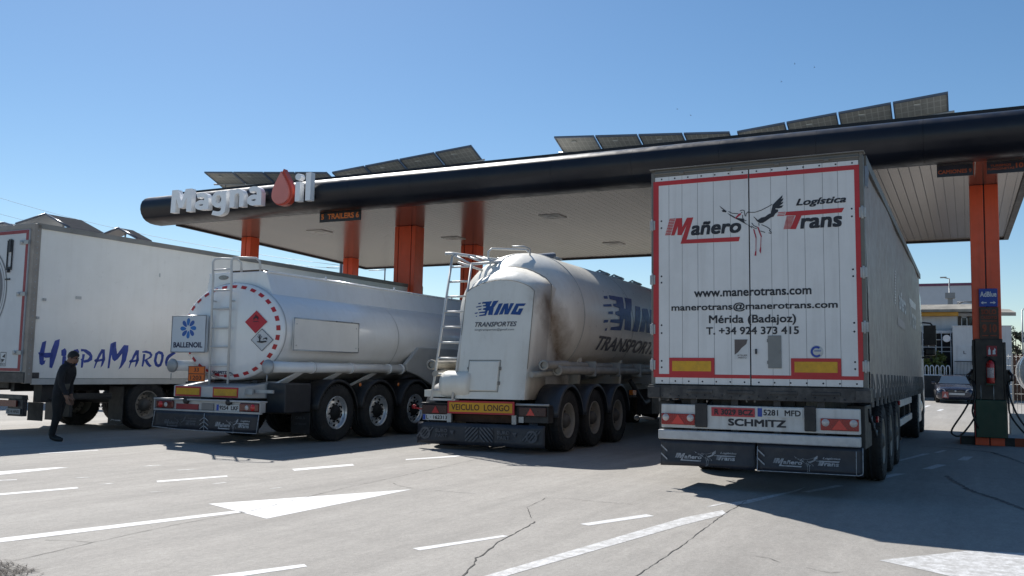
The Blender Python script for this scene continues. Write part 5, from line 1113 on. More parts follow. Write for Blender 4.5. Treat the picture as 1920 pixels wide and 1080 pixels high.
# ------------------------------------------------------------------ white refrigerated lorry at the left
T3 = lorry('refrigerated_lorry', 'white box lorry with dark blue brush lettering on its side, at the left', 'lorry', (-17.587, 10.65, -.018, -.005)); L = 13.45; T3.location.z = .07; T3.location.x -= .0635; T3.scale = (.95, .95, .95)
m = MB(X); m.box(.03, 2.57, .08, L, 1.02, 3.93); bx = m.obj('box_body', REEFER, T3, bevel=.01)
m = MB(X); m.box(.0, 2.60, .06, L + .02, 3.90, 4.0); m.box(2.545, 2.60, L - .1, L + .02, 1.0, 3.9); m.obj('roof_edge', M('edge_alu_dirty', (.27, .26, .24), .5, metal=.2, var=.15, damt=.4), T3)
m = MB(X); m.box(2.555, 2.595, .14, L, .90, 1.015); m.box(.0, .04, .14, L, .90, 1.015); m.objs('bottom_rail', M('rail_white', (.55, .54, .51), .5, damt=.3), T3)
m = MB(X); m.box(2.49, 2.60, .0, .14, .92, 3.98); m.box(.0, .11, .0, .14, .92, 3.98); m.box(.11, 2.49, .0, .14, 3.88, 3.98); m.obj('rear_frame', M('frame_brownish', (.34, .30, .26), .5, var=.2, damt=.5, streak=.3), T3, bevel=.008)
for a0, a1 in ((.11, 1.295), (1.305, 2.47)):
    m = MB(X); m.box(a0, a1, -.03, .03, 1.14, 3.875); d = m.obj('rear_door', M('door_bluish_white', (.58, .60, .62), .4, var=.05, damt=.15), T3, bevel=.008)
    m = MB(X); e = a1 - .075 if a0 > 1 else a0
    m.box(e, e + .075, -.034, -.031, 1.15, 3.865); m.box(min(a0, e) + .0 if a0 < 1 else a0, a1 if a0 < 1 else e, -.034, -.031, 3.80, 3.865); m.box(a0 if a0 > 1 else e + .075, e if a0 > 1 else a1, -.034, -.031, 1.15, 1.205)
    m.obj('red_border', M('border_dark_red', (.27, .03, .04), .45, var=.12), d)
m = MB(X)
for z in (3.62, 2.62, 1.50): m.box(2.24, 2.50, -.06, -.034, z - .04, z + .04); m.lathe([(0, -.03), (.03, -.02), (.03, .02)], (2.33, -.06, z), 'y', 10)
m.objs('door_hinge', GALV, T3, bevel=.008)
m = MB(X)                                                  # round emblem, latch and sticker on the door
n_ = 44
for r0, r1 in ((.80, .765), (.70, .685), (.62, .46)):
    k = [(1.30 + r * math.cos(2 * math.pi * i / n_) * (.76), -.036, 2.72 + r * math.sin(2 * math.pi * i / n_)) for r in (r0, r1) for i in range(n_)]
    m.add(k, [(i, (i + 1) % n_, n_ + (i + 1) % n_, n_ + i) for i in range(n_)])
m.obj('round_emblem', M('emblem_grey', (.16, .165, .18), .5), T3)
m = MB(X); m.box(1.86, 1.88, -.055, -.036, 3.13, 3.68); m.box(2.0, 2.02, -.055, -.036, 3.13, 3.68); m.box(1.86, 2.02, -.055, -.036, 3.10, 3.16); m.box(1.9, 1.98, -.06, -.036, 3.45, 3.70); m.cyl((1.94, -.05, 3.05), (1.94, -.05, 3.12), .03, 8); m.box(1.85, 1.99, -.05, -.036, 2.905, 2.935)
m.obj('door_latch', BLACK, T3)
m = MB(X)
for p in ((1.85, 2.03, 1.24, 1.25), (1.85, 2.03, 1.50, 1.51), (1.85, 1.86, 1.25, 1.50), (2.02, 2.03, 1.25, 1.50)): m.poly([(p[0], -.0325, p[2]), (p[1], -.0325, p[2]), (p[1], -.0325, p[3]), (p[0], -.0325, p[3])])
m.poly([(1.90, -.0325, 1.42), (2.0, -.0325, 1.48), (1.99, -.0325, 1.40)]); m.poly([(1.88, -.0325, 1.38), (1.99, -.0325, 1.37), (1.9, -.0325, 1.30)]); m.text('MULTI', (1.87, 2.0, 1.265, 1.295), rear(-.0325), .02)
m.obj('door_sticker', BLACK, T3)
m = MB(X); m.box(.02, 2.58, -.02, .3, .93, 1.13); m.box(.05, 2.55, .0, .12, .62, .70); m.box(.05, .4, 0, .1, .3, .62); m.box(2.1, 2.55, .02, .12, .3, .62); m.obj('rear_sill', DARK2, T3, bevel=.01)
plate(T3, 2.10, 2.52, -.0, .34, .44, '7514 HNX', .01, eu=False, mat=M('plate_shaded', (.36, .36, .35), .5))
for a0 in (.2, 1.92):
    m = MB(X); m.box(a0, a0 + .5, -.03, 0, .48, .6); m.obj('tail_light', M('lamp_dark_red', (.13, .012, .012)), T3)
m = MB(X)
_o = HISPA[18]
for k, p in enumerate(HISPA):
    for q in ([[_o[i] for i in (9, 8, 7, 6, 12, 11, 10)], [_o[i] for i in (6, 5, 4, 3, 2, 1, 0, 9, 10, 16, 15, 14, 13, 12)]] if k == 18 else [p]): m.poly([(2.5735, s, z) for s, z in q])
m.obj('brush_lettering', BLUE, bx)
m = MB(X)
for p in HISPA[:3]:
    cx = sum(q[0] for q in p) / len(p); cz_ = sum(q[1] for q in p) / len(p)
m.box(2.572, 2.59, .98, 1.10, 2.60, 2.66); m.box(2.572, 2.582, 3.0, 3.03, 3.25, 3.33); m.objs('side_clip', M('clip_white', (.55, .54, .52), .5), bx)
m = MB(X)
for i in range(26): m.lathe([(0, .01), (.012, .006), (.014, 0)], (2.6, .07, 1.1 + i * .11), 'x', 6)
for s in (.5, 1.7): m.box(2.572, 2.60, s * .1 + .10, s * .1 + .16, 2.0 + s * .3, 2.05 + s * .3)
m.obj('rivets', GALV, T3)
m = MB(X); m.box(.9, 2.1, L + .02, L + .55, 2.2, 3.85); m.box(1.0, 2.0, L + .55, L + .62, 2.5, 3.6); m.obj('cooling_unit', M('unit_grey', (.5, .5, .49), .4), T3, bevel=.04)
chassis(T3, .3, 12.6, .75, 1.02, legs=10.2); axle_set(T3, 'single', (2.9, 4.21, 5.52), aR=2.55, z=.45)
m = MB(X)
for a0, a1 in ((2.12, 2.56), (.04, .48)):
    m.box(a0, a1, 2.25, 2.265, .06, .85); m.box(a0, a1, .42, .44, .2, .55); m.box(a0 + .1, a1 - .1, .45, .75, .55, .95)
wf = m.objs('wheel_flap', DARK, T3)[0]; m = MB(X); m.poly([(2.2 + .1 * x, 2.247, .12 + .1 * z) for x, z in ((0, 0), (.6, .2), (1.4, .1), (1.5, .25), (.5, .4))]); m.box(2.36, 2.52, 2.245, 2.248, .125, .15); m.obj('lettering', FLAPT, wf)
m = MB(X); m.tube([(2.5, .6, .62), (2.5, 2.0, .60)], .02, 6); m.box(2.5, 2.53, 1.0, 2.0, .62, .72); m.box(2.3, 2.5, 1.05, 1.12, .25, 1.0); m.box(2.2, 2.52, 6.6, 9.6, .45, .95); m.box(.05, .35, 6.6, 9.6, .45, .95); m.objs('side_locker', DARK, T3, bevel=.01)
tractor(T3, 14.2, M('cab_white', (.6, .6, .6)), roof=3.75, z=.45)

# ------------------------------------------------------------------ pump island at the right column
m = MB(); m.box(-.16, 3.0, 22.05, 23.6, 0, .17); isl = tag(m.obj('pump_island', CONC, bevel=.02), 'raised concrete island with a black and orange kerb under the right column', 'kerb island')
m = MB()
for i in range(9):
    m.m = i % 2; a = -.17 + i * .34; m.box(a, a + .34, 22.02, 22.05, 0.0, .175)
m.m = 0
for i in range(4): m.m = (i + 1) % 2; m.box(-.19, -.16, 22.05 + i * .38, 22.43 + i * .38, 0, .172)
m.obj('painted_kerb', [KBLK, KORG], isl)
pp = empty('fuel_pump', 'black fuel pump with dark green base and hanging black hoses under the column', 'fuel pump', (.42, 22.0, .17)); up = under(pp)
yp = 21.80
m = MB(); m.box(.12, .705, yp, 22.6, .17, .97); up(m.obj('pump_base', GREEN, bevel=.015))
m = MB(); m.box(.135, .665, yp + .06, 22.5, .97, 2.27); m.box(.085, .135, yp + .10, 22.45, .172, 2.25); m.box(.665, .725, yp + .10, 22.45, .172, 2.2); up(m.obj('pump_body', PUMPB, bevel=.012))
m = MB()
for a, sg_ in ((.12, -1), (.72, 1)):
    m.box(*sorted((a, a + sg_ * .07)), yp + .12, yp + .28, 1.30, 1.62); m.tube([(a + sg_ * .05, yp + .1, 1.58), (a + sg_ * .10, yp + .02, 1.50), (a + sg_ * .09, yp - .02, 1.38)], .028, 8)
    m.tube([(a + sg_ * .02, yp + .06, 1.36), (a + sg_ * .14, yp + .04, 1.40), (a + sg_ * .15, yp + .05, 1.5), (a + sg_ * .06, yp + .08, 1.56)], .010, 6)
up(m.obj('nozzle', PUMPB))
def cur(pts, r, n=26):
    """smooth hose through control points"""
    P_ = [Vector(p) for p in pts]; P_ = [P_[0] * 2 - P_[1]] + P_ + [P_[-1] * 2 - P_[-2]]; out = []
    for i in range(1, len(P_) - 2):
        for k in range(n // (len(P_) - 3) + 1):
            t = k / (n // (len(P_) - 3) + 1); a, b, c, d = P_[i - 1:i + 3]
            out.append(.5 * ((2 * b) + (c - a) * t + (2 * a - 5 * b + 4 * c - d) * t * t + (3 * b - a - 3 * c + d) * t ** 3))
    out.append(P_[-2]); return out
for h in ([(.10, yp, 1.36), (.08, yp - .1, 1.1), (-.10, yp - .2, .72), (-.33, yp - .25, .34), (-.32, yp - .25, .22), (-.18, yp - .2, .20), (.0, yp - .12, .42), (.12, yp, .62)],
          [(.13, yp + .02, 1.3), (.11, yp - .06, 1.0), (.06, yp - .08, .72), (.12, yp - .04, .5), (.17, yp, .36)],
          [(.74, yp, 1.36), (.78, yp - .1, 1.0), (.92, yp - .2, .62), (1.15, yp - .25, .32), (1.4, yp - .2, .25), (1.45, yp, .5)],
          [(.72, yp, 1.3), (.74, yp - .08, .95), (.76, yp - .1, .7), (.90, yp - .16, .45), (1.10, yp - .2, .23), (1.3, yp - .15, .2)]):
    up(MB().tube(cur(h, .02), .019, 8).obj('hose', HOSE))
m = MB(); m.box(.10, .165, yp + .03, yp + .1, .17, .95); up(m.obj('red_post', M('post_red', (.45, .03, .04), .4)))
m = MB(); m.tube([(.23, yp + .05, 1.28), (.23, yp + .05, .97)], .012, 6); m.tube([(.47, yp + .05, 1.28), (.47, yp + .05, .97)], .012, 6); up(m.obj('conduit', GALV))
# plates fixed on the column
yc = 21.94
o = tag(MB().box(.24, .595, yc - .03, yc, 2.965, 3.355).obj('direction_sign', ADB, bevel=.006), 'blue sign with white lettering and two white arrows, high on the orange column', 'sign')
m = MB(); f_ = rear(yc - .033); m.text('AdBlue', (.262, .575, 3.175, 3.29), f_, .03)
for c, sg_ in ((.33, -1), (.505, 1)): m.poly([f_(c + sg_ * q[0], 3.05 + q[1]) for q in ((-.055, .012), (.01, .012), (.01, .034), (.058, 0), (.01, -.034), (.01, -.012), (-.055, -.012))])
m.obj('lettering', LETW, o)
o = tag(MB().box(.235, .605, yc - .02, yc, 2.265, 2.955).obj('lane_number_sign', M('sign_brown', (.05, .022, .012), .4, var=.2), bevel=.004), 'dark brown sign with dull orange words and big lane numbers on the orange column', 'sign')
m = MB(); f_ = rear(yc - .023); m.text('SOLO', (.275, .565, 2.80, 2.905), f_, .03); m.text('CREDITO', (.265, .575, 2.70, 2.765), f_, .03); m.text('9', (.29, .375, 2.41, 2.585), f_, .03); m.text('10', (.43, .565, 2.41, 2.585), f_, .03)
for x0, x1, z in ((.27, .57, 2.645), (.28, .40, 2.33), (.44, .56, 2.33)): m.poly([f_(x0, z), f_(x1, z), f_(x1, z + .02), f_(x0, z + .02)])
m.obj('lettering', SIGNRO, o)
ys_ = yp + .06
o = tag(MB().box(.36, .555, ys_ - .012, ys_, 1.90, 2.12).obj('extinguisher_sign', M('sign_dull_red', (.30, .02, .03), .45)), 'small red pictogram sign above the fire extinguisher', 'sign')
m = MB(); f_ = rear(ys_ - .014); m.poly([f_(.39, 1.93), f_(.435, 1.93), f_(.435, 2.03), f_(.42, 2.055), f_(.42, 2.085), f_(.405, 2.085), f_(.405, 2.055), f_(.39, 2.03)])
m.poly([f_(.47, 1.94), f_(.53, 1.94), f_(.52, 2.0), f_(.535, 2.04), f_(.51, 2.08), f_(.50, 2.04), f_(.475, 2.02)]); m.obj('pictogram', LETW, o)
ex = empty('fire_extinguisher', 'red fire extinguisher hanging on the black pump under the column', 'fire extinguisher', (.42, ys_ - .1, 1.3)); up = under(ex)
m = MB(); m.lathe([(0, 0), (.075, .0), (.08, .02), (.08, .40), (.065, .45), (.03, .475), (.028, .49), (0, .49)], (.42, ys_ - .1, 1.32), 'z', 24); up(m.obj('cylinder', EXTR))
m = MB(); m.box(.40, .44, ys_ - .13, ys_ - .06, 1.81, 1.85); m.tube([(.42, ys_ - .1, 1.86), (.36, ys_ - .12, 1.89), (.33, ys_ - .12, 1.86)], .012, 6); m.tube([(.44, ys_ - .1, 1.83), (.51, ys_ - .11, 1.78), (.52, ys_ - .11, 1.5), (.51, ys_ - .11, 1.4)], .012, 6); up(m.obj('valve', HOLE))
m = MB(); m.lathe([(.0812, .12), (.0812, .33)], (.42, ys_ - .1, 1.32), 'z', 16, True, R(215), R(325)); up(m.obj('instruction_label', M('label_pale', (.55, .45, .43), .5, var=.5, vs=40)))
m = MB(); m.box(.34, .50, ys_ - .02, ys_, 1.28, 1.33); m.box(.33, .51, ys_ - .18, ys_, 1.29, 1.32); up(m.obj('bracket', GREEN))
# barrier, tank and posts to the right of the island
tag(MB().prism([(0, 0), (.62, 0), (.50, .25), (.42, .62), (.2, .62), (.12, .25)], 'xz', 0, .01).obj('x', CONC), '', '') if False else None
m = MB(); m.prism([(24.6, 0), (25.4, 0), (25.25, .22), (25.1, .6), (24.9, .6), (24.75, .22)], 'yz', .86, 4.5); tag(m.obj('concrete_barrier', M('barrier_white', (.52, .51, .48), .8, var=.15, damt=.35), bevel=.02), 'pale concrete barrier on the ground beyond the pump island', 'barrier')
wt = empty('storage_tank', 'white round tank on its stand behind the concrete barrier, cut by the picture edge', 'tank', (1.75, 27, 0)); up = under(wt)
m = MB(); m.lathe([(0, 0), (.5, .02), (.6, .10), (.62, .14), (.62, 2.2), (.5, 2.3), (0, 2.32)], (1.78, 26.4, 1.62), 'y', 36); up(m.obj('vessel', TANKW))
m = MB()
for s in (26.7, 28.2): m.loft([[(1.3, s, .0), (1.42, s, .0), (1.42, s + .1, 0), (1.3, s + .1, 0)], [(1.45, s, 1.2), (1.57, s, 1.2), (1.57, s + .1, 1.2), (1.45, s + .1, 1.2)]], sm=False); m.box(2.0, 2.12, s, s + .1, 0, 1.2)
up(m.obj('stand', M('stand_tan', (.38, .30, .22), .7)))
fe = empty('mesh_fence', 'thin galvanised fence panel standing behind the pump on the right', 'fence', (1.0, 30, 0)); up = under(fe)
for x in (.93, 1.12, 2.6): up(MB().box(x, x + .045, 30, 30.045, 0, 2.2).obj('post', GALV))
m = MB()
for i in range(18): m.cyl((.95 + i * .1, 30.02, .1), (.95 + i * .1, 30.02, 2.15), .005, 4)
for i in range(8): m.cyl((.95, 30.02, .2 + i * .27), (2.65, 30.02, .2 + i * .27), .005, 4)
up(m.obj('wire_mesh', GALV))

# ------------------------------------------------------------------ roadside restaurant and warehouse
G0 = .22
wh = empty('warehouse', 'long pale grey warehouse with purple roof edge behind the restaurant', 'warehouse', (-4, 80, G0)); up = under(wh)
m = MB(); m.box(-20, .50, 76, 100, G0, 8.48); up(m.obj('wall', M('warehouse_wall', (.50, .52, .56), .6, var=.05)))
m = MB(); m.box(-20.05, .55, 75.95, 100.05, 8.48, 8.68); up(m.obj('roof_edge', M('roof_purple', (.16, .05, .10), .5)))
rs = empty('restaurant', 'low restaurant with tiled roof edge, yellow fascia and white walls behind the parked car', 'building', (-3, 60, G0)); up = under(rs)
WW = M('wall_white', (.62, .62, .62), .75, var=.06, damt=.2, streak=.2)
m = MB(); m.box(-16, -.50, 58.1, 70, G0, 5.22); m.box(-.50, 1.7, 58.4, 70, G0, 5.22); up(m.obj('wall', WW))
m = MB(); m.box(-16.3, -.44, 57.6, 58.3, 5.03, 5.24); up(m.obj('yellow_fascia', M('fascia_yellow', (.55, .27, .03), .5)))
m = MB(); m.loft([[(-16.5, 57.4, 5.25), (.42, 57.4, 5.25), (.42, 57.4, 5.40), (-16.5, 57.4, 5.40)], [(-16.5, 58.6, 5.25), (.42, 58.6, 5.25), (.42, 58.6, 5.76), (-16.5, 58.6, 5.76)], [(-16.5, 70, 5.25), (.42, 70, 5.25), (.42, 70, 5.8), (-16.5, 70, 5.8)]], sm=False)
m.loft([[(.42, 57.6, 5.02), (2.45, 57.6, 5.0), (2.45, 57.6, 5.2), (.42, 57.6, 5.24)], [(.42, 59.4, 5.22), (2.2, 59.4, 5.2), (2.2, 59.4, 5.50), (.42, 59.4, 5.62)]], sm=False)
up(m.obj('roof', M('roof_weathered', (.30, .28, .24), .85, var=.35, vs=1.6, dirt=(.10, .09, .08), damt=.6, bump=.4, bs=12)))
m = MB(); m.box(-.28, -.03, 58.34, 58.40, 4.45, 4.98); m.box(.10, .30, 58.34, 58.40, 4.5, 4.98); m.box(1.2, 1.6, 58.34, 58.40, 4.45, 4.95); wi = up(m.obj('window', GLASS))
m = MB()
for x in (-.31, -.03): m.box(x, x + .05, 58.31, 58.36, 4.42, 5.0)
m.box(-.31, .02, 58.31, 58.36, 4.95, 5.0); m.obj('window_frame', WW, wi)
m = MB(); m.box(-.48, -.30, 58.38, 58.42, 4.44, 5.05); m.box(.0, 1.2, 58.38, 58.42, 4.44, 5.05); up(m.obj('brown_panel', M('panel_brown', (.12, .085, .06), .6)))
m = MB(); m.box(-1.24, -.66, 64.7, 65.3, 6.62, 6.98); m.box(-1.10, -.80, 64.85, 65.15, 5.7, 6.62); m.box(-.72, -.3, 63, 63.4, 5.7, 6.1); m.tube([(-.5, 60, 5.75), (-.5, 60, 6.0), (.3, 60, 6.02)], .03, 6); m.tube([(-.48, 60.2, 5.9), (-.1, 60.2, 6.05), (.4, 60.2, 5.95)], .04, 6); up(m.obj('roof_vent', M('vent_grey', (.22, .225, .23), .5, damt=.3)))
m = MB(); m.box(-8, -.78, 57.2, 58.08, G0, 4.1); up(m.obj('porch_shade_block', M('porch_shade', (.012, .012, .014), .8)))  # solid near-black block; the shade inside the porch is put into its colour
m = MB(); WP = M('pole_white', (.55, .56, .57), .5)
for x in (-2.3, -1.62, -1.32, -.85): m.cyl((x, 56.9, G0), (x, 56.9, 4.05), .025, 6)
for z in (4.0, 3.62, 3.2, 2.95): m.cyl((-5, 56.9, z), (-.8, 56.9, z), .025, 6)
m.tube([(-2.0, 56.8, 3.0), (-1.98, 56.8, 3.5), (-1.8, 56.8, 3.7), (-1.62, 56.8, 3.72)], .022, 6); up(m.obj('porch_frame', WP))
m = MB(); m.box(-5, -.78, 57.0, 57.3, 4.02, 4.14); up(m.obj('porch_beam', WP))
sd_ = empty('satellite_dish', 'round white satellite dish fixed on the restaurant porch', 'satellite dish', (-1.05, 56.7, 3.69)); up = under(sd_)
m = MB(); m.lathe([(0, .06), (.10, .05), (.2, .0), (.205, .01), (.1, .075), (0, .085)], (-1.05, 56.6, 3.68), 'y', 24); up(m.obj('dish', LETW)); m = MB(); m.cyl((-1.05, 56.66, 3.68), (-1.05, 56.9, 3.6), .02, 6); up(m.obj('arm', GALV))
an = empty('white_annex', 'plain white flat roofed annex with a door, behind the black railing', 'building', (.7, 57, G0)); up = under(an)
m = MB(); m.box(-.74, 2.14, 56, 58.05, G0, 4.33); m.box(-.76, 2.16, 55.97, 58.07, 4.33, 4.38); up(m.obj('wall', WW))
m = MB(); m.box(-.5, .20, 55.96, 55.998, 2.2, 3.26); dr = up(m.obj('door', M('door_white', (.57, .58, .59), .5))); m = MB(); m.text('L', (-.22, -.08, 2.80, 2.97), rear(55.955), .02); m.obj('lettering', GREYT, dr)  # grey L-shaped mark on the door
m = MB(); m.box(.19, .25, 55.93, 55.998, 2.2, 3.26); up(m.obj('door_frame', GREYP))
pw = tag(MB().box(-6, .45, 55.72, 55.99, G0, 1.58).obj('terrace_wall', M('terrace_dark', (.055, .05, .047), .8, var=.3), bevel=.02), 'low dark retaining wall in front of the restaurant terrace', 'wall')
struct(MB().box(-6, -1.35, 53.6, 54.2, G0 - .1, G0 + .55).obj('kerb', CONC)) if False else struct(MB().box(-6, .6, 55.56, 55.71, G0 - .1, G0 + .13).obj('kerb', CONC))
ba = empty('balustrade', 'white arched balustrade along the terrace, left of the black railing', 'balustrade', (-3, 54.4, 1.58)); up = under(ba)
m = MB()
for i in range(14):
    x = -4.6 + i * .27; m.tube([(x, 55.85, 1.58), (x, 55.85, 2.04), (x + .05, 55.85, 2.14), (x + .12, 55.85, 2.14), (x + .17, 55.85, 2.04), (x + .17, 55.85, 1.58)], .028, 6)
m.box(-4.7, -.78, 55.80, 55.90, 1.582, 1.64); up(m.obj('arches', LETW))
ra_ = empty('black_railing', 'black metal railing in front of the white annex door', 'railing', (-.2, 54.3, 1.58)); up = under(ra_)
m = MB()
for i in range(15): m.cyl((-.66 + i * .07, 55.8, 1.55), (-.66 + i * .07, 55.8, 2.38), .008, 4)
m.cyl((-.68, 55.8, 2.39), (.36, 55.8, 2.39), .022, 6); m.cyl((-.68, 55.8, 1.66), (.36, 55.8, 1.66), .015, 6); up(m.obj('bars', PUMPB))
def lamp_post(label, x, y, z0, h, arm, group=None):
    r_ = empty('street_lamp', label, 'street lamp', (x, y, z0)); up = under(r_)
    up(MB().tube([(x, y, z0), (x, y, h)], [.07, .035], 8).obj('pole', GALV)); up(MB().tube([(x, y, h - .03), (x + arm, y, h + .05)], .03, 6).obj('arm', GALV))
    up(MB().box(min(x + arm - .2, x + arm + .2), max(x + arm - .2, x + arm + .2), y - .1, y + .1, h + .02, h + .1).obj('lamp_head', GALV, bevel=.02))
lamp_post('slim street lamp rising above the warehouse roof edge', -1.0, 66, G0, 8.05, -.35)
lamp_post('thin lamp pole beside the trees at the right edge', 3.33, 70, G0, 6.2, .3)

# ------------------------------------------------------------------ trees and planting
def leaf_mat(name, c):
    return M(name, c, .6, var=.55, vs=1.8)
def tree(name, label, cat, x, y, z0, h, rad, mat, trunk=.35, n=1500, leaf=.12, group=None, gap=.35, flat=1.):
    r_ = empty(name, label, cat, (x, y, z0), group=group); up = under(r_); rnd = random.Random(int(x * 37 + y * 11))
    m = MB(); th = h * trunk
    m.tube([(x, y, z0), (x + .03 * h * .2, y, z0 + th), (x, y, z0 + h * .8)], [rad * .09 + .02, rad * .06 + .015, .01], 8)
    tips = []
    for i in range(9):
        q = rnd.uniform(0, 6.28); e = rnd.uniform(.2, 1.); zz = z0 + th + (h - th) * rnd.uniform(0, .6)
        tp = Vector((x + math.cos(q) * rad * .75 * e, y + math.sin(q) * rad * .75 * e, min(z0 + h * .97, zz + (h - th) * .35))); tips.append(tp)
        m.tube([(x, y, zz - .1 * h * .3), (x + math.cos(q) * rad * .3, y + math.sin(q) * rad * .3, zz + .1 * h), tp], [rad * .035 + .008, rad * .02 + .006, .004], 5)
    up(m.obj('trunk', M('bark', (.075, .055, .04), .9, var=.4, vs=9)))
    cl = []
    for i in range(26):
        q = rnd.uniform(0, 6.28); v = rnd.uniform(-1, 1); rr = rnd.uniform(.45, 1) * rad
        cl.append((Vector((x + rr * math.cos(q) * math.sqrt(1 - v * v), y + rr * math.sin(q) * math.sqrt(1 - v * v), z0 + th + (h - th) * (.5 + .47 * v * rnd.uniform(.6, 1)) * flat)), rad * rnd.uniform(.22, .42)))
    m = MB()
    for i in range(n):
        c, cr = rnd.choice(cl); d = Vector((rnd.gauss(0, 1), rnd.gauss(0, 1), rnd.gauss(0, .8))).normalized() * cr * rnd.uniform(.3, 1) ; p = c + d
        if p.z < z0 + th * .55: continue
        t = Vector((rnd.gauss(0, 1), rnd.gauss(0, 1), rnd.gauss(0, .6))).normalized(); w_ = t.cross(Vector((rnd.gauss(0, 1), rnd.gauss(0, 1), rnd.gauss(0, 1)))).normalized(); s_ = leaf * rnd.uniform(.6, 1.3)
        m.add([p - t * s_, p + w_ * s_ * .45, p + t * s_, p - w_ * s_ * .45], [(0, 1, 2, 3)])
    up(m.obj('crown', mat)); return r_
tree('shrub', 'rounded green shrub on the terrace behind the balustrade', 'shrub', -1.65, 56.5, 1.4, 1.55, .62, leaf_mat('leaf_yellowgreen', (.13, .155, .035)), .15, 1500, .075)
for i, (x, y, h, rd, c, lab) in enumerate(((3.0, 72, 4.9, 1.0, (.085, .10, .06), 'thin grey green tree right of the restaurant roof end'), (4.6, 75, 5.4, 1.5, (.06, .08, .04), 'taller green tree at the far right edge behind the thin tree'), (3.4, 66, 2.9, 1.1, (.12, .13, .045), 'low yellowish bush below the thin tree at the right'))):
    tree('tree' if i < 2 else 'bush', lab, 'tree' if i < 2 else 'bush', x, y, G0, h, rd, leaf_mat('leaf_%d' % i, c), .25, 1300, .13)
tag(MB().box(2.2, 9, 62, 62.3, G0, 2.95).obj('garden_wall', M('wall_brown', (.22, .10, .06), .8, var=.3), bevel=.02), 'orange brown wall at the right edge below the bushes', 'wall')
# far tree belt on the horizon, mostly hidden by the lorries
for i in range(14):
    tree('distant_tree', 'dark round tree far off beyond the petrol station', 'tree', -150 + i * 17 + random.uniform(-4, 4), 190 + random.uniform(-12, 12), .2, random.uniform(5, 7.5), random.uniform(3.5, 5), leaf_mat('leaf_far', (.05, .065, .035)), .15, 260, .9, group='trees far beyond the station')

# ------------------------------------------------------------------ second canopy with gabled solar panels, left beyond the white lorry
c2 = empty('car_canopy', 'second canopy roof with gabled solar panels showing above the white box lorry', 'canopy', (-30, 22, 0)); up = under(c2)
m = MB(); m.box(-37, -27, 18.6, 22.4, 4.95, 5.35); up(m.obj('roof_slab', ROOFM))
m = MB(); m.box(-37.2, -26.9, 18.4, 18.6, 4.75, 5.35); up(m.obj('fascia', FASCIA))
for x in (-35, -28.5): up(MB().box(x - .25, x + .25, 21.8, 22.2, 0, 4.95).obj('column', ORANGE))
def gable(label, pts, y0, y1, zb):
    r_ = empty('gabled_solar_array', label, 'solar panels', (pts[1][0], y0, zb), group='gabled solar arrays on the second canopy'); up = under(r_)
    for (a, za), (b, zb_), nm in ((pts[0], pts[1], 'left'), (pts[1], pts[2], 'right')):
        m = MB(); m.loft([[(a, y0, za), (b, y0, zb_), (b, y0, zb_ - .05), (a, y0, za - .05)], [(a, y1, za), (b, y1, zb_), (b, y1, zb_ - .05), (a, y1, za - .05)]], sm=False); m.m = 1; m.poly([(a, y0, za + .006), (b, y0, zb_ + .006), (b, y1, zb_ + .006), (a, y1, za + .006)]); up(m.obj('panel', [M('panel_grey_back', (.30, .31, .32), .6), M('panel_glass_grey', (.035, .04, .05), 1., spec=.02)]))
        m = MB(); m.tube([(a, y0 - .01, za), (b, y0 - .01, zb_)], .035, 4); up(m.obj('panel_frame', PVF))
    m = MB()
    for x, z in ((pts[0][0] + .2, pts[0][1] - .05), (pts[1][0], pts[1][1] - .06), (pts[2][0] - .15, pts[2][1] - .02)): m.cyl((x, (y0 + y1) / 2, zb), (x, (y0 + y1) / 2, z), .03, 5)
    up(m.obj('support_rail', GALV))
gable('gabled solar panels nearest the left edge, above the lorry door', ((-29.6, 6.10), (-28.05, 6.35), (-26.75, 5.80)), 20, 21.4, 5.35)
gable('gabled solar panels further right, above the white lorry side', ((-26.33, 5.67), (-25.52, 5.87), (-24.57, 5.47)), 20.9, 21.5, 5.2)
gable('flat solar panel end showing at the very left picture edge', ((-34, 6.25), (-31.0, 6.28), (-29.9, 6.0)), 20.5, 21.8, 5.35)
# poles and wires beyond
def pole(label, x, y, h, r=.09, arms=()):
    r_ = empty('utility_pole', label, 'pole', (x, y, 0)); up = under(r_)
    up(MB().tube([(x, y, 0), (x, y, h)], [r, r * .8], 8).obj('post', M('pole_grey', (.22, .23, .24), .6)))
    for z, a, b in arms: up(MB().tube([(x + a, y, z), (x + b, y, z)], .035, 5).obj('crossarm', GALV))
pole('thicker grey pole seen under the canopy, left of the thin post', -46.3, 60, 10.2, .17, ((9.6, -1.5, .6),))
pole('thin post seen under the canopy beside the wide orange column', -41.9, 60, 9.6, .07, ((9.2, -1.6, .1),))
pole('slim pole just right of the short orange column', -44.6, 60, 9.4, .06)
wr = M('wire_dark', (.30, .33, .36), .5)
for (a, b, lab) in (((-112, 66, 23.2), (-46.3, 60, 9.7), 'upper thin wire crossing the sky at the left'), ((-112, 66, 21.0), (-46.3, 60, 9.4), 'lower thin wire crossing the sky at the left')):
    a, b = Vector(a), Vector(b); pts = [a.lerp(b, t / 16) - Vector((0, 0, 1.2 * 4 * (t / 16) * (1 - t / 16))) for t in range(17)]
    tag(MB().tube(pts, .016, 4).obj('overhead_wire', wr), lab, 'wire', 'overhead wires')
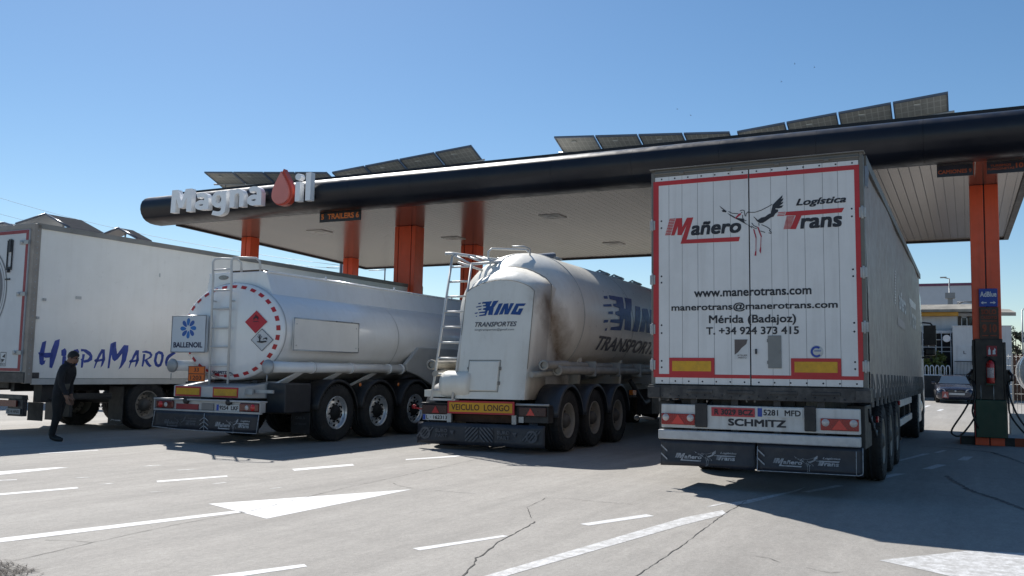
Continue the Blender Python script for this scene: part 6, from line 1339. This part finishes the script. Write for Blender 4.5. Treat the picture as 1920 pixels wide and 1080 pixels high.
for (x, z, lab) in ((-9.81, 21.9, 'tiny dark bird highest left of the pair in the sky'), (-8.57, 21.5, 'tiny dark bird right of the highest one'), (-10.67, 20.8, 'tiny dark bird below the upper pair'), (-16.8, 19.2, 'tiny dark bird lowest in the sky'), (-17.75, 19.75, 'tiny dark bird just left of the lowest one')):
    m = MB(); m.tube([(x - .05, 60, z - .005), (x + .05, 60, z + .01)], [.006, .018], 5); m.add([(x, 59.99, z), (x + .03, 59.9, z), (x + .01, 59.75, z + .05)], [(0, 1, 2)]); m.add([(x, 60.01, z), (x + .03, 60.1, z), (x + .01, 60.25, z + .05)], [(0, 1, 2)])
    tag(m.obj('bird', HOLE), lab, 'bird', 'birds in the sky')

# ------------------------------------------------------------------ parked car
car = empty('parked_car', 'dark blue grey saloon car parked facing us by the terrace wall', 'car', (-.60, 50.9, gz(52.5)), (0, 0, R(3)))
CP = M('car_paint', (.035, .038, .06), .25, metal=.3, var=.05, coat=.7)
def ring(y, zb, zs, zt, wb, ws, wt, n=0):
    h = [(wb * .86, zb), (wb, zb + .08), (ws, (zb + zs) / 2), (ws * .98, zs), (wt, (zs + zt) / 2 if zt > zs + .1 else zt), (wt * .86, zt - .0), (wt * .5, zt + .015)]
    return [(x, y, z) for x, z in h] + [(-x, y, z) for x, z in reversed(h)]
m = MB(); m.loft([ring(.0, .32, .55, .62, .60, .66, .56), ring(.06, .22, .60, .70, .76, .80, .70), ring(.3, .18, .68, .80, .85, .87, .78), ring(.8, .18, .76, .90, .88, .89, .80), ring(1.25, .18, .82, .97, .88, .89, .82), ring(3.7, .18, .86, 1.0, .88, .89, .80), ring(4.3, .22, .84, .98, .85, .86, .76), ring(4.55, .35, .75, .9, .75, .78, .66)]); m.obj('body', CP, car)
m = MB(); m.loft([ring(1.15, .9, .93, .955, .78, .80, .74), ring(1.9, .9, 1.0, 1.36, .80, .76, .60), ring(2.3, .9, 1.02, 1.43, .80, .77, .60), ring(3.0, .9, 1.02, 1.42, .80, .77, .59), ring(3.7, .9, .98, 1.2, .79, .76, .62), ring(4.1, .9, .94, .98, .78, .76, .7)]); m.obj('cabin', CP, car)
m = MB(); m.poly([(-.72, 1.14, .985), (.72, 1.14, .985), (.57, 1.84, 1.365), (-.57, 1.84, 1.365)])
for s_ in (-1, 1): m.poly([(s_ * .80, 1.75, 1.02), (s_ * .80, 3.4, 1.02), (s_ * .66, 3.1, 1.36), (s_ * .66, 2.0, 1.36)])
m.obj('window', M('car_glass', (.045, .055, .06), .05, spec=1., coat=1.), car)
for s_ in (-1, 1):
    m = MB(); m.loft([[(s_ * x, y, z) for x, y, z in q] for q in ([(.44, -.03, .56), (.76, .03, .57), (.86, .2, .67), (.80, .16, .75), (.50, .0, .69)], [(.44, .12, .57), (.74, .2, .58), (.78, .32, .68), (.74, .3, .72), (.50, .18, .68)])], sm=False); m.obj('headlight', M('headlamp', (.62, .64, .66), .1, var=.25, vs=12, coat=.6), car)
    m = MB(); m.box(*sorted((s_ * .88, s_ * 1.06)), 1.5, 1.62, .94, 1.06); m.obj('mirror', CP, car, bevel=.03)
m = MB(); m.box(-.40, .40, -.02, .05, .56, .67); m.box(-.55, .55, .02, .08, .28, .38); m.obj('grille', HOLE, car, bevel=.01)
m = MB(); m.box(-.36, .36, -.03, -.021, .605, .615); m.lathe([(0, -.03), (.04, -.025), (.05, 0)], (0, -.015, .61), 'y', 14); m.obj('badge', ALU, car)
m = MB(); m.box(-.30, .42, -.025, .05, .42, .52); m.obj('number_plate', PLATEW, car)
m = MB(); m.prism([(-.62, .26), (-.32, .24), (-.33, .56), (-.60, .58)], 'xz', -.09, -.06); pl = m.obj('red_notice', M('notice_red', (.34, .09, .08), .5), car); m = MB(); m.poly([(-.56, -.092, .30), (-.38, -.092, .30), (-.47, -.092, .5)]); m.obj('print', M('notice_print', (.6, .5, .5), .5), pl)
m = MB(); m.lathe([(.2, -.1), (.30, -.1), (.32, -.07), (.32, .07), (.30, .1), (.2, .1)], n=28); ct = m.mesh('wheel', RUBBER); m = MB(); m.lathe([(.21, .09), (.18, .06), (.08, .07), (0, .08)], n=20); m.lathe([(.21, -.09), (.18, -.06), (.08, -.07), (0, -.08)], n=20); cr_ = m.mesh('rim', RIM)
for s_ in (-1, 1):
    for y in (.85, 3.55):
        o = bpy.data.objects.new('wheel', ct); COL.objects.link(o); o.parent = car; o.location = (s_ * .80, y, .32); q = bpy.data.objects.new('rim', cr_); COL.objects.link(q); q.parent = o

# ------------------------------------------------------------------ person walking in front of the white lorry
def skin_mesh(nodes, edges, sub=2):
    """one continuous surface grown round a skeleton: nodes = [(point, (rx, ry))]"""
    me = bpy.data.meshes.new('skin'); me.from_pydata([n[0] for n in nodes], edges, []); o = bpy.data.objects.new('skin', me); COL.objects.link(o)
    sk = o.modifiers.new('skin', 'SKIN'); sk.use_smooth_shade = True
    for i, n in enumerate(nodes): me.skin_vertices[0].data[i].radius = n[1]
    me.skin_vertices[0].data[0].use_root = True
    ss = o.modifiers.new('sub', 'SUBSURF'); ss.levels = sub; ss.render_levels = sub
    dg = bpy.context.evaluated_depsgraph_get(); dg.update(); out = bpy.data.meshes.new_from_object(o.evaluated_get(dg)); bpy.data.objects.remove(o); return out
# local frame: +x the way he walks, +y his left, z up
N = []; E_ = []
def nd(p, r, par=None):
    N.append((p, r if isinstance(r, tuple) else (r, r)))
    if par is not None: E_.append((par, len(N) - 1))
    return len(N) - 1
pel = nd((-.10, 0, .84), (.155, .125)); wa = nd((-.05, 0, .98), (.15, .125), pel); ch = nd((.03, 0, 1.16), (.175, .14), wa); sh = nd((.09, 0, 1.29), (.13, .11), ch)
ne = nd((.155, 0, 1.365), .062, sh); hb = nd((.195, 0, 1.41), (.075, .07), ne); h1 = nd((.225, 0, 1.47), (.10, .088), hb); h2 = nd((.225, 0, 1.535), (.075, .065), h1)
fa = nd((.275, 0, 1.425), (.045, .05), hb); ns = nd((.315, 0, 1.44), (.018, .015), fa)
for s_, knee, ank, toe in ((-1, (-.085, -.085, .47), (-.15, -.085, .10), (-.01, -.10, .035)), (1, (-.14, .085, .46), (-.25, .085, .13), (-.14, .10, .035))):
    hp = nd((-.10, s_ * .085, .74), (.10, .105), pel); kn = nd(knee, .072, hp); cf = nd(tuple((a * .6 + b * .4) for a, b in zip(knee, ank)), .066, kn); an_ = nd(ank, .052, cf); he = nd((ank[0] - .0, ank[1], ank[2] - .04), (.05, .045), an_); to = nd(toe, (.045, .032), he); nd((toe[0] + .07, toe[1], toe[2] - .004), (.035, .024), to)
for s_, el, wr_ in ((-1, (.06, -.235, 1.02), (.16, -.24, .82)), (1, (.0, .225, 1.02), (-.02, .23, .79))):
    so = nd((.09, s_ * .16, 1.27), .085, sh); ua = nd((.085, s_ * .215, 1.19), .066, so); e_ = nd(el, .055, ua); w_ = nd(wr_, .038, e_); pa = nd((wr_[0] + .02, wr_[1], wr_[2] - .06), (.036, .022), w_)
    for k, (dx, ln) in enumerate(((.032, .062), (.014, .07), (-.004, .066), (-.022, .052))):
        a = nd((wr_[0] + .025 + dx, wr_[1], wr_[2] - .105), .0095, pa); b = nd((wr_[0] + .03 + dx, wr_[1] + s_ * -.004, wr_[2] - .105 - ln * .5), .009, a); nd((wr_[0] + .028 + dx, wr_[1] - s_ * .014, wr_[2] - .105 - ln), .0075, b)
    a = nd((wr_[0] + .062, wr_[1] - s_ * .008, wr_[2] - .045), .011, pa); nd((wr_[0] + .085, wr_[1] - s_ * .014, wr_[2] - .085), .009, a)
upr = lambda p: (p[0] - .12 * max(0, min(1.0, (p[2] - .84) / .6)), p[1], p[2])
N = [(upr(p) if p[2] > .6 and not (abs(p[1]) > .23 and p[2] < .86) else ((p[0] - .03, p[1], p[2]) if abs(p[1]) > .2 else p), r) for p, r in N]
me = skin_mesh(N, E_)
for mt in (JACK, TROU, SKIN, SHOE): me.materials.append(mt)
for p in me.polygons:
    c = p.center
    hand = c.z < (.845 if c.y < 0 else .825) and abs(c.y) > .19 and c.z > .5
    p.material_index = 2 if (hand or c.z > 1.385 or (c.x > .05 and c.z > 1.37)) else (3 if c.z < .105 + (.07 if c.x < -.2 else 0) and c.z < .17 else (1 if c.z < .83 else 0)); p.use_smooth = True
man = bpy.data.objects.new('person', me); COL.objects.link(man)
tag(man, 'person in a dark jacket and trousers walking with head bowed before the white lorry', 'person')
man.location = (-13.92, 10.53, 0); man.rotation_euler = (0, 0, math.atan2(.45, .89)); man.scale = (.97, .97, .97)
hn = None and [((.082, 0, 1.535), (.085, .082)), ((.05, 0, 1.48), (.074, .077)), ((.112, 0, 1.552), (.066, .058)), ((.03, 0, 1.425), (.04, .05))]
m = MB(); hv = []; nu, nv = 20, 14
for j in range(nv + 1):
    for i in range(nu):
        q = 2 * math.pi * i / nu; f = math.pi * j / nv * .62; d = Vector((math.sin(f) * math.cos(q), math.sin(f) * math.sin(q), math.cos(f)))
        d = Matrix.Rotation(R(-32), 3, 'Y') @ d; hv.append((.100 + d.x * .100, d.y * .092, 1.497 + d.z * .104))
m.add(hv, [(j * nu + i, j * nu + (i + 1) % nu, (j + 1) * nu + (i + 1) % nu, (j + 1) * nu + i) for j in range(nv) for i in range(nu)], True); o = m.obj('hair', HAIR, man)
me = skin_mesh([((.156, 0, 1.402), (.033, .046)), ((.128, .0, 1.39), (.028, .052))], [(0, 1)]); me.materials.append(HAIR); o = bpy.data.objects.new('beard', me); COL.objects.link(o); o.parent = man
m = MB(); m.tube([(.045 + .075 * math.cos(q), .075 * math.sin(q), 1.372 + .028 * math.cos(q) * -1) for q in [2 * math.pi * i / 20 for i in range(20)]], .022, 8, closed=True); m.obj('collar', JACK, man)
m = MB()
for s_, (wx, wy, wz) in ((-1, (.13, -.24, .84)), (1, (-.05, .23, .815))): m.lathe([(.046, -.02), (.048, .0), (.046, .03), (.03, .03)], (wx, wy, wz), 'z', 14)
m.objs('cuff', JACK, man)
m = MB()
for s_ in (-1, 1): m.lathe([(0, -.012), (.010, -.006), (.012, 0), (.01, .006), (0, .012)], (.178, s_ * .034, 1.462), 'x', 10); m.box(*sorted((.176, .184)), *sorted((s_ * .018, s_ * .052)), 1.484, 1.490)
m.objs('eye', HAIR, man)
m = MB()
for s_ in (-1, 1): m.lathe([(0, -.008), (.018, -.006), (.026, .0), (.0, .006)], (.085, s_ * .092, 1.46), 'y', 12)
m.obj('ear', SKIN, man)
me = skin_mesh([((-.085, 0, .87), (.160, .130)), ((-.076, 0, .97), (.158, .133)), ((-.045, 0, 1.09), (.170, .142))], [(0, 1), (1, 2)]); me.materials.append(OLIVE); o = bpy.data.objects.new('jacket_panel', me); COL.objects.link(o); o.parent = man
m = MB(); m.box(-.10, -.07, -.155, -.145, 1.245, 1.26); m.obj('jacket_mark', LETW, man)
